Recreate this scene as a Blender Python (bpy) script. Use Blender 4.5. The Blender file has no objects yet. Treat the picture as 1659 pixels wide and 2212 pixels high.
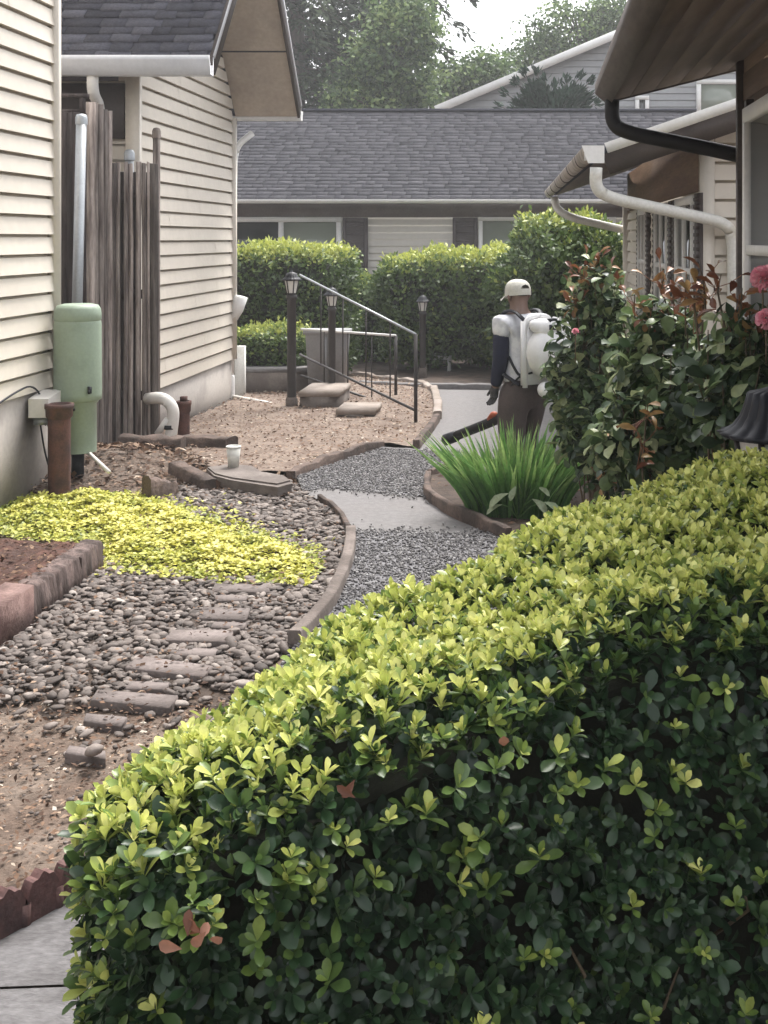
import bpy, math, random
import numpy as np
from mathutils import Vector
from mathutils.geometry import delaunay_2d_cdt

random.seed(7)
rng = np.random.default_rng(7)
SC = bpy.context.scene
COL = SC.collection
R = math.radians

# ---------------------------------------------------------------- camera
F = 2592.0                      # focal length in units of a 1659 x 2212 picture
PX, PY, CZ = 1158.0, 515.0, 2.05   # principal point (a level camera, cropped frame) and eye height
cam_data = bpy.data.cameras.new('camera')
cam = bpy.data.objects.new('camera', cam_data)
COL.objects.link(cam)
cam.location = (0, 0, CZ)
cam.rotation_euler = (R(90), 0, 0)
cam_data.sensor_fit = 'VERTICAL'
cam_data.sensor_height = 36
cam_data.sensor_width = 27
cam_data.lens = 36 * F / 2212.0
cam_data.shift_x = -(PX - 829.5) / 2212.0
cam_data.shift_y = -(1106.0 - PY) / 2212.0
cam_data.clip_start = 0.05
cam_data.clip_end = 2000
SC.camera = cam

# ---------------------------------------------------------------- world and sun (bright overcast)
SUN_EL, SUN_AZ = 62.0, 20.0     # azimuth clockwise from +Y
world = bpy.data.worlds.new("World")
SC.world = world
world.use_nodes = True
wn, wl = world.node_tree.nodes, world.node_tree.links
bg = wn['Background']
sky = wn.new('ShaderNodeTexSky')
sky.sky_type = 'NISHITA'
sky.sun_disc = False
sky.sun_elevation = R(SUN_EL)
sky.sun_rotation = R(SUN_AZ)
sky.air_density = 1.0
sky.dust_density = 4.0
hsv = wn.new('ShaderNodeHueSaturation')
hsv.inputs['Saturation'].default_value = 0.18
hsv.inputs['Value'].default_value = 1.0
wl.new(sky.outputs[0], hsv.inputs['Color'])
wl.new(hsv.outputs[0], bg.inputs[0])
bg.inputs[1].default_value = 0.15
sl = bpy.data.lights.new('sun', 'SUN')
sl.energy = 1.4
sl.angle = R(22)
sl.color = (1.0, 0.96, 0.9)
so = bpy.data.objects.new('sun', sl)
COL.objects.link(so)
sv = Vector((math.sin(R(SUN_AZ)) * math.cos(R(SUN_EL)), math.cos(R(SUN_AZ)) * math.cos(R(SUN_EL)), math.sin(R(SUN_EL))))
so.rotation_euler = sv.to_track_quat('Z', 'Y').to_euler()
so.location = (0, 0, 30)
SC.view_settings.view_transform = 'Standard'
SC.view_settings.look = 'None'
SC.view_settings.gamma = 1
SC.view_settings.exposure = 1.66

# ---------------------------------------------------------------- placing helpers
def P(x, y, Y):
    """point seen at picture position x, y and distance Y"""
    return np.array(((x - PX) / F * Y, Y, CZ - (y - PY) / F * Y))
def zt(Y):
    return -0.02 * np.clip(Y - 10.0, 0, 10)
def G(x, y, dz=0.0):
    Y = 8.0
    for _ in range(40):
        Y = 0.5 * Y + 0.5 * F * (CZ - zt(Y) - dz) / (y - PY)
    return np.array(((x - PX) / F * Y, Y, zt(Y) + dz))
def XY(pts, dz=0.0):
    return [tuple(G(x, y, dz)[:2]) for x, y in pts]

# ---------------------------------------------------------------- mesh builder
ORG = {}
class MB:
    def __init__(s):
        s.V, s.F3, s.F4, s.n = [], [], [], 0
        s.T3, s.T4, s.poly, s.Tp = [], [], [], []
    def add(s, verts, faces, tint=0.5):
        verts = np.asarray(verts, float).reshape(-1, 3)
        s.V.append(verts)
        faces = np.asarray(faces, dtype=np.int64)
        t = np.full(len(faces), tint, float) if np.isscalar(tint) else np.asarray(tint, float)
        if faces.shape[1] == 3:
            s.F3.append(faces + s.n); s.T3.append(t)
        else:
            s.F4.append(faces + s.n); s.T4.append(t)
        s.n += len(verts)
        return s
    def ngon(s, verts, tint=0.5):
        verts = np.asarray(verts, float)
        s.V.append(verts)
        s.poly.append(list(range(s.n, s.n + len(verts)))); s.Tp.append(tint)
        s.n += len(verts)
        return s
    def quad(s, a, b, c, d, tint=0.5):
        return s.add([a, b, c, d], [[0, 1, 2, 3]], tint)
    def box(s, c, size, rz=0.0, tint=0.5, ax=None, jit=0.0):
        hx, hy, hz = [k / 2 for k in size]
        v = np.array([[x, y, z] for x in (-hx, hx) for y in (-hy, hy) for z in (-hz, hz)])
        if jit: v = v + rng.uniform(-jit, jit, v.shape)
        if ax is not None:
            v = v @ np.array(ax)
        elif rz:
            ca, sa = math.cos(rz), math.sin(rz)
            v = np.column_stack((v[:, 0] * ca - v[:, 1] * sa, v[:, 0] * sa + v[:, 1] * ca, v[:, 2]))
        f = [[0, 1, 3, 2], [4, 6, 7, 5], [0, 4, 5, 1], [2, 3, 7, 6], [0, 2, 6, 4], [1, 5, 7, 3]]
        return s.add(v + np.asarray(c), f, tint)
    def bar(s, a, b, w, h, tint=0.5, up=(0, 0, 1)):
        a, b = np.asarray(a, float), np.asarray(b, float)
        d = b - a; L = np.linalg.norm(d); d = d / L
        up = np.asarray(up, float)
        if abs(d @ up) > 0.99: up = np.array((0, 1.0, 0))
        x = np.cross(d, up); x /= np.linalg.norm(x)
        z = np.cross(x, d)
        return s.box((a + b) / 2, (w, L, h), ax=[x, d, z], tint=tint)
    def tube(s, pts, r, seg=12, cap=True, tint=0.5, flat=1.0):
        pts = np.asarray(pts, float)
        rr = np.full(len(pts), r) if np.isscalar(r) else np.asarray(r, float)
        tang = np.gradient(pts, axis=0)
        tang /= np.linalg.norm(tang, axis=1)[:, None] + 1e-12
        ref = np.array((0, 0, 1.0)) if abs(tang[0][2]) < 0.9 else np.array((1.0, 0, 0))
        vs = []
        for p, t, q in zip(pts, tang, rr):
            x = np.cross(ref, t); nx = np.linalg.norm(x)
            if nx < 1e-6: x = np.array((1.0, 0, 0))
            else: x = x / nx
            y = np.cross(t, x); ref = np.cross(x, t) * -1 if False else y
            a = np.linspace(0, 2 * np.pi, seg, endpoint=False)
            vs.append(p + q * (np.cos(a)[:, None] * x + flat * np.sin(a)[:, None] * y))
            ref = y
        n = len(pts)
        v = np.concatenate(vs)
        f = []
        for i in range(n - 1):
            for k in range(seg):
                k2 = (k + 1) % seg
                f.append([i * seg + k, i * seg + k2, (i + 1) * seg + k2, (i + 1) * seg + k])
        base = s.n
        s.add(v, f, tint)
        if cap:
            s.poly.append([base + k for k in range(seg)][::-1]); s.Tp.append(tint)
            s.poly.append([base + (n - 1) * seg + k for k in range(seg)]); s.Tp.append(tint)
        return s
    def lathe(s, c, prof, seg=24, tint=0.5, sq=None):
        """prof: list of (r, z)"""
        a = np.linspace(0, 2 * np.pi, seg, endpoint=False)
        vs = [np.column_stack((c[0] + r * np.cos(a), c[1] + r * np.sin(a), np.full(seg, c[2] + z))) for r, z in prof]
        f = []
        for i in range(len(prof) - 1):
            for k in range(seg):
                k2 = (k + 1) % seg
                f.append([i * seg + k, i * seg + k2, (i + 1) * seg + k2, (i + 1) * seg + k])
        return s.add(np.concatenate(vs), f, tint)
    def prism(s, poly, z0, z1, tint=0.5):
        n = len(poly)
        area = sum(poly[i][0] * poly[(i + 1) % n][1] - poly[(i + 1) % n][0] * poly[i][1] for i in range(n))
        if area < 0: poly = poly[::-1]
        s.ngon([(x, y, z1) for x, y in poly], tint)
        s.ngon([(x, y, z0) for x, y in poly[::-1]], tint)
        for i in range(n):
            (x0, y0), (x1, y1) = poly[i], poly[(i + 1) % n]
            s.quad((x0, y0, z0), (x1, y1, z0), (x1, y1, z1), (x0, y0, z1), tint)
        return s
    def prism_x(s, poly, x0, x1, tint=0.5):
        n = len(poly)
        s.ngon([(x1, y, z) for y, z in poly], tint); s.ngon([(x0, y, z) for y, z in poly[::-1]], tint)
        for i in range(n):
            (y0, z0), (y1, z1) = poly[i], poly[(i + 1) % n]
            s.quad((x0, y0, z0), (x0, y1, z1), (x1, y1, z1), (x1, y0, z0), tint)
        return s
    def build(s, name, mat, parent=None, smooth=False, loc=None, weld=False):
        v = np.concatenate(s.V) if s.V else np.zeros((0, 3))
        if parent is not None:
            o0 = ORG[parent]
        elif loc is not None:
            o0 = np.asarray(loc, float)
        else:
            mn, mx = v.min(0), v.max(0)
            o0 = np.array(((mn[0] + mx[0]) / 2, (mn[1] + mx[1]) / 2, mn[2]))
        v = v - o0
        me = bpy.data.meshes.new(name)
        loops, starts, tints, pos = [], [], [], 0
        for fs, ts, k in ((s.F3, s.T3, 3), (s.F4, s.T4, 4)):
            if fs:
                f = np.concatenate(fs)
                loops.append(f.ravel()); starts.append(pos + np.arange(len(f)) * k); pos += f.size
                tints.append(np.concatenate(ts))
        for p, t in zip(s.poly, s.Tp):
            loops.append(np.array(p)); starts.append(np.array([pos])); pos += len(p); tints.append(np.array([t]))
        lp = np.concatenate(loops).astype(np.int32); st = np.concatenate(starts).astype(np.int32)
        tn = np.concatenate(tints).astype(np.float32)
        me.vertices.add(len(v)); me.vertices.foreach_set('co', v.astype(np.float32).ravel())
        me.loops.add(len(lp)); me.loops.foreach_set('vertex_index', lp)
        me.polygons.add(len(st)); me.polygons.foreach_set('loop_start', st)
        at = me.attributes.new('tint', 'FLOAT', 'FACE'); at.data.foreach_set('value', tn)
        if smooth: me.polygons.foreach_set('use_smooth', np.ones(len(st), bool))
        me.update(calc_edges=True)
        me.validate()
        if weld or smooth == 'auto':
            pass
        me.materials.append(mat)
        o = bpy.data.objects.new(name, me)
        COL.objects.link(o)
        if parent is not None: o.parent = parent
        else: o.location = o0
        ORG[o] = o0
        return o

def tag(o, label=None, cat=None, group=None, kind=None):
    if label: o['label'] = label
    if cat: o['category'] = cat
    if group: o['group'] = group
    if kind: o['kind'] = kind
    return o
def thing(name, label, cat, loc, group=None):
    o = bpy.data.objects.new(name, None)
    o.empty_display_size = 0.2
    COL.objects.link(o); o.location = loc
    ORG[o] = np.asarray(loc, float)
    return tag(o, label, cat, group)
def struct(o):
    o['kind'] = 'structure'; return o
def dup(o, loc=None, parent=None):
    c = o.copy(); COL.objects.link(c)
    if parent is not None: c.parent = parent
    if loc is not None: c.location = loc
    for ch in list(o.children): dup(ch, None, c)
    return c

# ---------------------------------------------------------------- materials
def new_mat(name):
    m = bpy.data.materials.new(name); m.use_nodes = True
    nt = m.node_tree
    return m, nt.nodes, nt.links, nt.nodes['Principled BSDF']
def mat(name, col, rough=0.6, var=0.15, scale=8.0, bump=0.0, bscale=60.0, metal=0.0, tint=0.0, col2=None, stretch=None, detail=6.0, spec=0.5, c2pos=(0.42, 0.62)):
    """surface with its own colour noise, an optional second colour in patches and a bump"""
    m, n, l, b = new_mat(name)
    tc = n.new('ShaderNodeTexCoord'); mp = n.new('ShaderNodeMapping')
    l.new(tc.outputs['Object'], mp.inputs[0])
    if stretch: mp.inputs['Scale'].default_value = stretch
    nz = n.new('ShaderNodeTexNoise'); nz.inputs['Scale'].default_value = scale; nz.inputs['Detail'].default_value = detail
    l.new(mp.outputs[0], nz.inputs['Vector'])
    cr = n.new('ShaderNodeValToRGB')
    l.new(nz.outputs['Fac'], cr.inputs[0])
    e = cr.color_ramp.elements
    e[0].position, e[1].position = (0.3, 0.7) if col2 is None else c2pos
    if col2 is None:
        e[0].color = [c * (1 - var) for c in col] + [1]
        e[1].color = [min(1, c * (1 + var)) for c in col] + [1]
    else:
        e[0].color = list(col) + [1]; e[1].color = list(col2) + [1]
    out = cr.outputs[0]
    if col2 is not None or var:
        nz3 = n.new('ShaderNodeTexNoise'); nz3.inputs['Scale'].default_value = scale * 9; nz3.inputs['Detail'].default_value = 3
        l.new(mp.outputs[0], nz3.inputs['Vector'])
        mr = n.new('ShaderNodeMapRange'); mr.inputs[1].default_value = 0.3; mr.inputs[2].default_value = 0.7
        mr.inputs[3].default_value = 1 - var * 0.7; mr.inputs[4].default_value = 1 + var * 0.7
        l.new(nz3.outputs['Fac'], mr.inputs[0])
        mx = n.new('ShaderNodeVectorMath'); mx.operation = 'SCALE'
        l.new(out, mx.inputs[0]); l.new(mr.outputs[0], mx.inputs['Scale']); out = mx.outputs[0]
    if tint:
        at = n.new('ShaderNodeAttribute'); at.attribute_name = 'tint'
        mr = n.new('ShaderNodeMapRange'); mr.inputs[3].default_value = 1 - tint; mr.inputs[4].default_value = 1 + tint
        l.new(at.outputs['Fac'], mr.inputs[0])
        mx = n.new('ShaderNodeVectorMath'); mx.operation = 'SCALE'
        l.new(out, mx.inputs[0]); l.new(mr.outputs[0], mx.inputs['Scale']); out = mx.outputs[0]
    l.new(out, b.inputs['Base Color'])
    b.inputs['Roughness'].default_value = rough
    b.inputs['Metallic'].default_value = metal
    b.inputs['Specular IOR Level'].default_value = spec
    if bump:
        n2 = n.new('ShaderNodeTexNoise'); n2.inputs['Scale'].default_value = bscale; n2.inputs['Detail'].default_value = 5
        l.new(mp.outputs[0], n2.inputs['Vector'])
        bp = n.new('ShaderNodeBump'); bp.inputs['Strength'].default_value = bump; bp.inputs['Distance'].default_value = 0.01
        l.new(n2.outputs['Fac'], bp.inputs['Height']); l.new(bp.outputs[0], b.inputs['Normal'])
    return m
def ramp_mat(name, stops, rough=0.5, trans=0.25, spec=0.4, bump=0.0):
    """colour picked per face by the tint value (leaves, stones, shingles)"""
    m, n, l, b = new_mat(name)
    at = n.new('ShaderNodeAttribute'); at.attribute_name = 'tint'
    cr = n.new('ShaderNodeValToRGB'); l.new(at.outputs['Fac'], cr.inputs[0])
    e = cr.color_ramp.elements
    while len(e) < len(stops): e.new(0.5)
    for k, (p, c) in enumerate(stops):
        e[k].position = p; e[k].color = list(c) + [1]
    tc = n.new('ShaderNodeTexCoord')
    nz = n.new('ShaderNodeTexNoise'); nz.inputs['Scale'].default_value = 40; nz.inputs['Detail'].default_value = 3
    l.new(tc.outputs['Object'], nz.inputs['Vector'])
    mr = n.new('ShaderNodeMapRange'); mr.inputs[1].default_value = 0.3; mr.inputs[2].default_value = 0.7; mr.inputs[3].default_value = 0.8; mr.inputs[4].default_value = 1.2
    l.new(nz.outputs['Fac'], mr.inputs[0])
    mx = n.new('ShaderNodeVectorMath'); mx.operation = 'SCALE'
    l.new(cr.outputs[0], mx.inputs[0]); l.new(mr.outputs[0], mx.inputs['Scale'])
    l.new(mx.outputs[0], b.inputs['Base Color'])
    b.inputs['Roughness'].default_value = rough
    b.inputs['Specular IOR Level'].default_value = spec
    if trans:
        t = n.new('ShaderNodeBsdfTranslucent'); l.new(mx.outputs[0], t.inputs['Color'])
        ms = n.new('ShaderNodeMixShader'); ms.inputs[0].default_value = trans
        l.new(b.outputs[0], ms.inputs[1]); l.new(t.outputs[0], ms.inputs[2])
        l.new(ms.outputs[0], n['Material Output'].inputs[0])
    if bump:
        n2 = n.new('ShaderNodeTexNoise'); n2.inputs['Scale'].default_value = 90
        l.new(tc.outputs['Object'], n2.inputs['Vector'])
        bp = n.new('ShaderNodeBump'); bp.inputs['Strength'].default_value = bump; bp.inputs['Distance'].default_value = 0.01
        l.new(n2.outputs['Fac'], bp.inputs['Height']); l.new(bp.outputs[0], b.inputs['Normal'])
    return m

M = {}
M['cream'] = mat('cream_siding', (0.60, 0.545, 0.47), 0.55, 0.05, 1.2, 0.05, 30, tint=0.25)
M['cream_trim'] = mat('cream_trim', (0.60, 0.55, 0.48), 0.5, 0.05, 3)
M['white'] = mat('white_paint', (0.72, 0.71, 0.69), 0.45, 0.06, 4)
M['offwhite'] = mat('worn_white_paint', (0.62, 0.61, 0.57), 0.5, 0.12, 5, col2=(0.5, 0.47, 0.4), c2pos=(0.55, 0.75))
M['foundation'] = mat('stucco_foundation', (0.40, 0.365, 0.335), 0.9, 0.1, 2.5, 0.25, 50, col2=(0.30, 0.27, 0.25), c2pos=(0.5, 0.72))
M['soffit'] = mat('tan_soffit', (0.42, 0.365, 0.305), 0.8, 0.1, 2, col2=(0.36, 0.31, 0.26))
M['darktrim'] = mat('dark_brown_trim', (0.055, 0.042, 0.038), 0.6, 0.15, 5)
M['shingle'] = ramp_mat('slate_shingle', [(0, (0.028, 0.028, 0.036)), (0.5, (0.062, 0.062, 0.078)), (1, (0.12, 0.12, 0.145))], 0.85, 0, 0.3, 0.4)
M['shingle_far'] = ramp_mat('far_shingle', [(0, (0.075, 0.073, 0.081)), (0.25, (0.098, 0.095, 0.105)), (1, (0.122, 0.118, 0.13))], 0.9, 0, 0.3, 0.3)
M['gutter'] = mat('grey_white_gutter', (0.56, 0.56, 0.58), 0.4, 0.06, 3)
M['fence'] = mat('weathered_fence_wood', (0.31, 0.262, 0.235), 0.9, 0.35, 26, 0.5, 60, tint=0.6, col2=(0.075, 0.055, 0.048), stretch=(1, 1, 0.06), c2pos=(0.4, 0.68))
M['fence_dark'] = mat('dark_wood_and_gap_shade', (0.035, 0.025, 0.024), 0.9, 0.3, 20, 0.4, 60, tint=0.4, col2=(0.075, 0.06, 0.058), stretch=(1, 1, 0.1))
M['galv'] = mat('galvanised_metal', (0.36, 0.38, 0.40), 0.45, 0.1, 6, metal=0.5)
M['greenbox'] = mat('pale_green_enamel', (0.255, 0.315, 0.24), 0.55, 0.07, 5, 0.03, 20, col2=(0.205, 0.26, 0.195), c2pos=(0.5, 0.8))
M['rust'] = mat('rusty_iron', (0.105, 0.045, 0.034), 0.85, 0.25, 9, 0.3, 60, col2=(0.055, 0.028, 0.024))
M['pvc'] = mat('white_pvc', (0.66, 0.63, 0.59), 0.4, 0.06, 6)
M['black'] = mat('black_metal', (0.011, 0.012, 0.017), 0.5, 0.2, 8, spec=0.3)
M['blackpipe'] = mat('black_plastic_pipe', (0.009, 0.008, 0.009), 0.6, 0.2, 8, spec=0.25)
M['fasciawood'] = mat('grey_brown_fascia', (0.085, 0.07, 0.063), 0.75, 0.25, 5, 0.3, 30, col2=(0.05, 0.04, 0.036), stretch=(1, .15, 1))
M['iron'] = mat('dark_wrought_iron', (0.035, 0.03, 0.03), 0.55, 0.2, 10)
M['lampglass'] = mat('frosted_lamp_glass', (0.75, 0.74, 0.70), 0.35, 0.04, 8)
M['concrete'] = mat('path_concrete', (0.15, 0.142, 0.142), 0.9, 0.2, 2.5, 0.3, 60, col2=(0.15, 0.14, 0.138), c2pos=(0.42, 0.68))
M['step'] = mat('step_concrete', (0.30, 0.255, 0.225), 0.9, 0.12, 3, 0.25, 50, col2=(0.22, 0.18, 0.15))
M['stepside'] = mat('old_concrete', (0.17, 0.145, 0.13), 0.95, 0.15, 4, 0.3, 40, col2=(0.115, 0.095, 0.085))
M['dirt'] = mat('brown_dirt', (0.155, 0.118, 0.093), 0.95, 0.35, 3, 1.0, 60, col2=(0.10, 0.068, 0.05), detail=12)
M['bed_soil'] = mat('tan_bed_soil', (0.19, 0.145, 0.115), 0.95, 0.4, 4, 1.0, 22, col2=(0.135, 0.094, 0.072), detail=10)
M['mulch'] = mat('red_brown_mulch', (0.085, 0.036, 0.024), 0.95, 0.35, 9, 1.0, 40, col2=(0.045, 0.02, 0.014), detail=10)
M['darkmulch'] = mat('dark_mulch', (0.07, 0.048, 0.036), 0.95, 0.3, 6, 0.9, 30, col2=(0.035, 0.024, 0.018))
M['asphalt_gravel'] = mat('grey_gravel_base', (0.17, 0.165, 0.172), 0.95, 0.4, 18, 0.9, 90, col2=(0.07, 0.066, 0.072))
M['pave'] = mat('weathered_pavement', (0.125, 0.119, 0.121), 0.9, 0.35, 5, 0.6, 40, col2=(0.075, 0.07, 0.07), stretch=(0.8, 1.5, 1), c2pos=(0.4, 0.65))
M['oldwood'] = mat('rotting_timber', (0.12, 0.085, 0.07), 0.95, 0.3, 6, 0.8, 40, col2=(0.055, 0.04, 0.034))
M['edging'] = mat('grey_edging_timber', (0.17, 0.14, 0.125), 0.95, 0.25, 5, 0.5, 40, col2=(0.10, 0.08, 0.07))
M['blocks'] = mat('stained_edging_block', (0.14, 0.10, 0.09), 0.95, 0.4, 12, 1.0, 45, col2=(0.05, 0.034, 0.03), tint=0.3, stretch=(1, 1, .3))
M['pinkblock'] = mat('pink_concrete_block', (0.20, 0.125, 0.11), 0.9, 0.3, 9, 0.8, 45, col2=(0.13, 0.075, 0.066))
M['terracotta'] = mat('dark_terracotta', (0.105, 0.052, 0.047), 0.85, 0.3, 7, 0.6, 40, col2=(0.06, 0.033, 0.032), tint=0.25)
M['paver'] = mat('paver_stone', (0.165, 0.137, 0.128), 0.9, 0.2, 6, 0.4, 50, tint=0.25, col2=(0.115, 0.093, 0.085))
M['pebble'] = ramp_mat('river_pebble', [(0, (0.045, 0.036, 0.032)), (0.45, (0.125, 0.103, 0.092)), (0.8, (0.215, 0.18, 0.16)), (1, (0.36, 0.32, 0.29))], 0.75, 0, 0.35, 0.15)
M['chips'] = ramp_mat('gravel_chip', [(0, (0.065, 0.061, 0.062)), (0.5, (0.155, 0.147, 0.147)), (1, (0.36, 0.35, 0.345))], 0.9, 0, 0.3)
M['litter'] = ramp_mat('dry_leaf_litter', [(0, (0.06, 0.035, 0.026)), (0.5, (0.20, 0.125, 0.085)), (0.85, (0.36, 0.27, 0.2)), (1, (0.55, 0.5, 0.43))], 0.9, 0.1, 0.2)
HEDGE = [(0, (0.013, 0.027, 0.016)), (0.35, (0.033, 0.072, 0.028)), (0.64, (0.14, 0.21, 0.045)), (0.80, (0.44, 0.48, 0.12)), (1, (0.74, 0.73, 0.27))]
M['hedge'] = ramp_mat('hedge_leaf', HEDGE, 0.36, 0.28, 0.45)
M['farhedge'] = ramp_mat('far_hedge_leaf', [(0, (0.032, 0.058, 0.024)), (0.5, (0.12, 0.185, 0.055)), (1, (0.50, 0.53, 0.13))], 0.45, 0.25, 0.4)
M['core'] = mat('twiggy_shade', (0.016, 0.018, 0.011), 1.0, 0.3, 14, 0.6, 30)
M['deadleaf'] = ramp_mat('dead_orange_leaf', [(0, (0.07, 0.032, 0.02)), (0.5, (0.17, 0.062, 0.034)), (1, (0.26, 0.13, 0.085))], 0.6, 0.2)
M['cover'] = ramp_mat('chartreuse_leaf', [(0, (0.10, 0.14, 0.025)), (0.35, (0.30, 0.33, 0.06)), (0.75, (0.54, 0.52, 0.10)), (1, (0.72, 0.67, 0.22))], 0.5, 0.25)
M['rose'] = ramp_mat('rose_leaf', [(0, (0.018, 0.036, 0.018)), (0.4, (0.052, 0.092, 0.036)), (0.8, (0.15, 0.21, 0.085)), (1, (0.30, 0.34, 0.17))], 0.42, 0.25, 0.5)
M['rosered'] = ramp_mat('red_rose_shoot', [(0, (0.11, 0.035, 0.02)), (0.5, (0.24, 0.10, 0.045)), (1, (0.34, 0.22, 0.09))], 0.35, 0.2)
M['cane'] = mat('thorny_cane', (0.10, 0.075, 0.045), 0.8, 0.2, 12)
M['petal'] = ramp_mat('pink_petal', [(0, (0.72, 0.24, 0.32)), (1, (0.90, 0.50, 0.57))], 0.6, 0.3)
M['iris'] = ramp_mat('iris_blade', [(0, (0.04, 0.11, 0.03)), (0.5, (0.12, 0.25, 0.065)), (1, (0.36, 0.48, 0.17))], 0.4, 0.3)
M['pale'] = ramp_mat('pale_broad_leaf', [(0, (0.10, 0.19, 0.07)), (1, (0.40, 0.46, 0.30))], 0.4, 0.25)
M['bark'] = mat('grey_bark', (0.085, 0.07, 0.06), 0.95, 0.3, 8, 0.8, 20, stretch=(1, 1, 0.2))
M['firleaf'] = ramp_mat('fir_foliage', [(0, (0.014, 0.022, 0.014)), (0.5, (0.040, 0.058, 0.034)), (1, (0.10, 0.13, 0.07))], 0.7, 0.2, 0.2)
M['midleaf'] = ramp_mat('maple_foliage', [(0, (0.034, 0.062, 0.026)), (0.5, (0.10, 0.165, 0.06)), (1, (0.27, 0.35, 0.13))], 0.6, 0.3, 0.3)
M['juniper'] = ramp_mat('juniper_foliage', [(0, (0.010, 0.024, 0.016)), (1, (0.036, 0.070, 0.045))], 0.7, 0.15, 0.2)
M['farwall'] = mat('pale_grey_siding', (0.52, 0.49, 0.45), 0.7, 0.05, 1)
M['frieze_shade'] = mat('brown_grey_frieze_shade', (0.12, 0.10, 0.094), 0.7, 0.15, 3)
M['greywall'] = mat('blue_grey_siding', (0.30, 0.305, 0.315), 0.7, 0.05, 1)
M['shutter'] = mat('charcoal_shutter', (0.075, 0.062, 0.062), 0.6, 0.1, 4)
M['brownwood'] = mat('brown_soffit_wood', (0.15, 0.118, 0.10), 0.75, 0.2, 3, 0.2, 30, col2=(0.105, 0.08, 0.068), stretch=(1, 0.12, 1))
M['brownwall'] = mat('brown_board_wall', (0.20, 0.135, 0.095), 0.75, 0.2, 3, 0.2, 30, col2=(0.14, 0.09, 0.065), stretch=(1, 0.15, 2))
M['oldgutter'] = mat('dirty_gutter', (0.34, 0.30, 0.265), 0.55, 0.12, 5, col2=(0.20, 0.175, 0.155), c2pos=(0.45, 0.7))
def glass_mat(name, col, rough=0.06):
    m, n, l, b = new_mat(name)
    b.inputs['Base Color'].default_value = list(col) + [1]
    b.inputs['Roughness'].default_value = rough
    b.inputs['Specular IOR Level'].default_value = 0.8
    return m
M['glass'] = glass_mat('window_glass', (0.03, 0.033, 0.032))
M['glassreflect'] = glass_mat('window_glass_green_reflection', (0.20, 0.22, 0.18), 0.12)  # greenish reflection put into the pane colour
M['curtain'] = mat('pale_curtain', (0.42, 0.36, 0.34), 0.9, 0.15, 6)
M['bin'] = mat('grey_plastic_bin', (0.26, 0.26, 0.265), 0.6, 0.1, 4)
M['skin'] = mat('brown_skin', (0.17, 0.105, 0.08), 0.55, 0.1, 12)
M['shirt'] = mat('white_grey_shirt', (0.68, 0.68, 0.70), 0.9, 0.08, 14, 0.6, 22, col2=(0.52, 0.52, 0.56))
M['navy'] = mat('navy_sleeve', (0.010, 0.012, 0.032), 0.85, 0.2, 20, 0.3, 40)
M['glove'] = mat('dark_work_glove', (0.045, 0.042, 0.043), 0.85, 0.3, 20)
M['trousers'] = mat('brown_work_trousers', (0.062, 0.045, 0.042), 0.9, 0.2, 10, 0.4, 20)
M['cap'] = mat('beige_cap_cloth', (0.50, 0.485, 0.43), 0.9, 0.1, 12, 0.4, 40, col2=(0.38, 0.37, 0.33), c2pos=(.5, .75))
M['blower'] = mat('white_blower_plastic', (0.70, 0.69, 0.69), 0.4, 0.05, 6)
M['orange'] = mat('orange_plastic', (0.36, 0.075, 0.025), 0.5, 0.1, 6)
M['boot'] = mat('work_boot', (0.03, 0.022, 0.018), 0.8, 0.2, 10)
# ---------------------------------------------------------------- ground, paths and beds
def wob(x, y, a=0.012):
    return a * (np.sin(x * 7.1 + 1.3 * y) + np.sin(y * 8.3 - x * 2.2 + 1) + 0.6 * np.sin(x * 17 + y * 13) + 0.5 * np.sin(y * 23 - x * 19 + 2)) / 2
def inside(px, py, poly):
    px, py = np.asarray(px), np.asarray(py)
    res = np.zeros(px.shape, bool); n = len(poly); j = n - 1
    for i in range(n):
        xi, yi = poly[i]; xj, yj = poly[j]
        c = ((yi > py) != (yj > py)) & (px < (xj - xi) * (py - yi) / ((yj - yi) + 1e-12) + xi)
        res ^= c; j = i
    return res
def edge_dist(px, py, poly):
    px, py = np.asarray(px, float), np.asarray(py, float)
    d = np.full(px.shape, 1e9); n = len(poly)
    for i in range(n):
        ax, ay = poly[i]; bx, by = poly[(i + 1) % n]
        dx, dy = bx - ax, by - ay
        t = np.clip(((px - ax) * dx + (py - ay) * dy) / (dx * dx + dy * dy + 1e-12), 0, 1)
        d = np.minimum(d, np.hypot(px - ax - t * dx, py - ay - t * dy))
    return d
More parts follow.
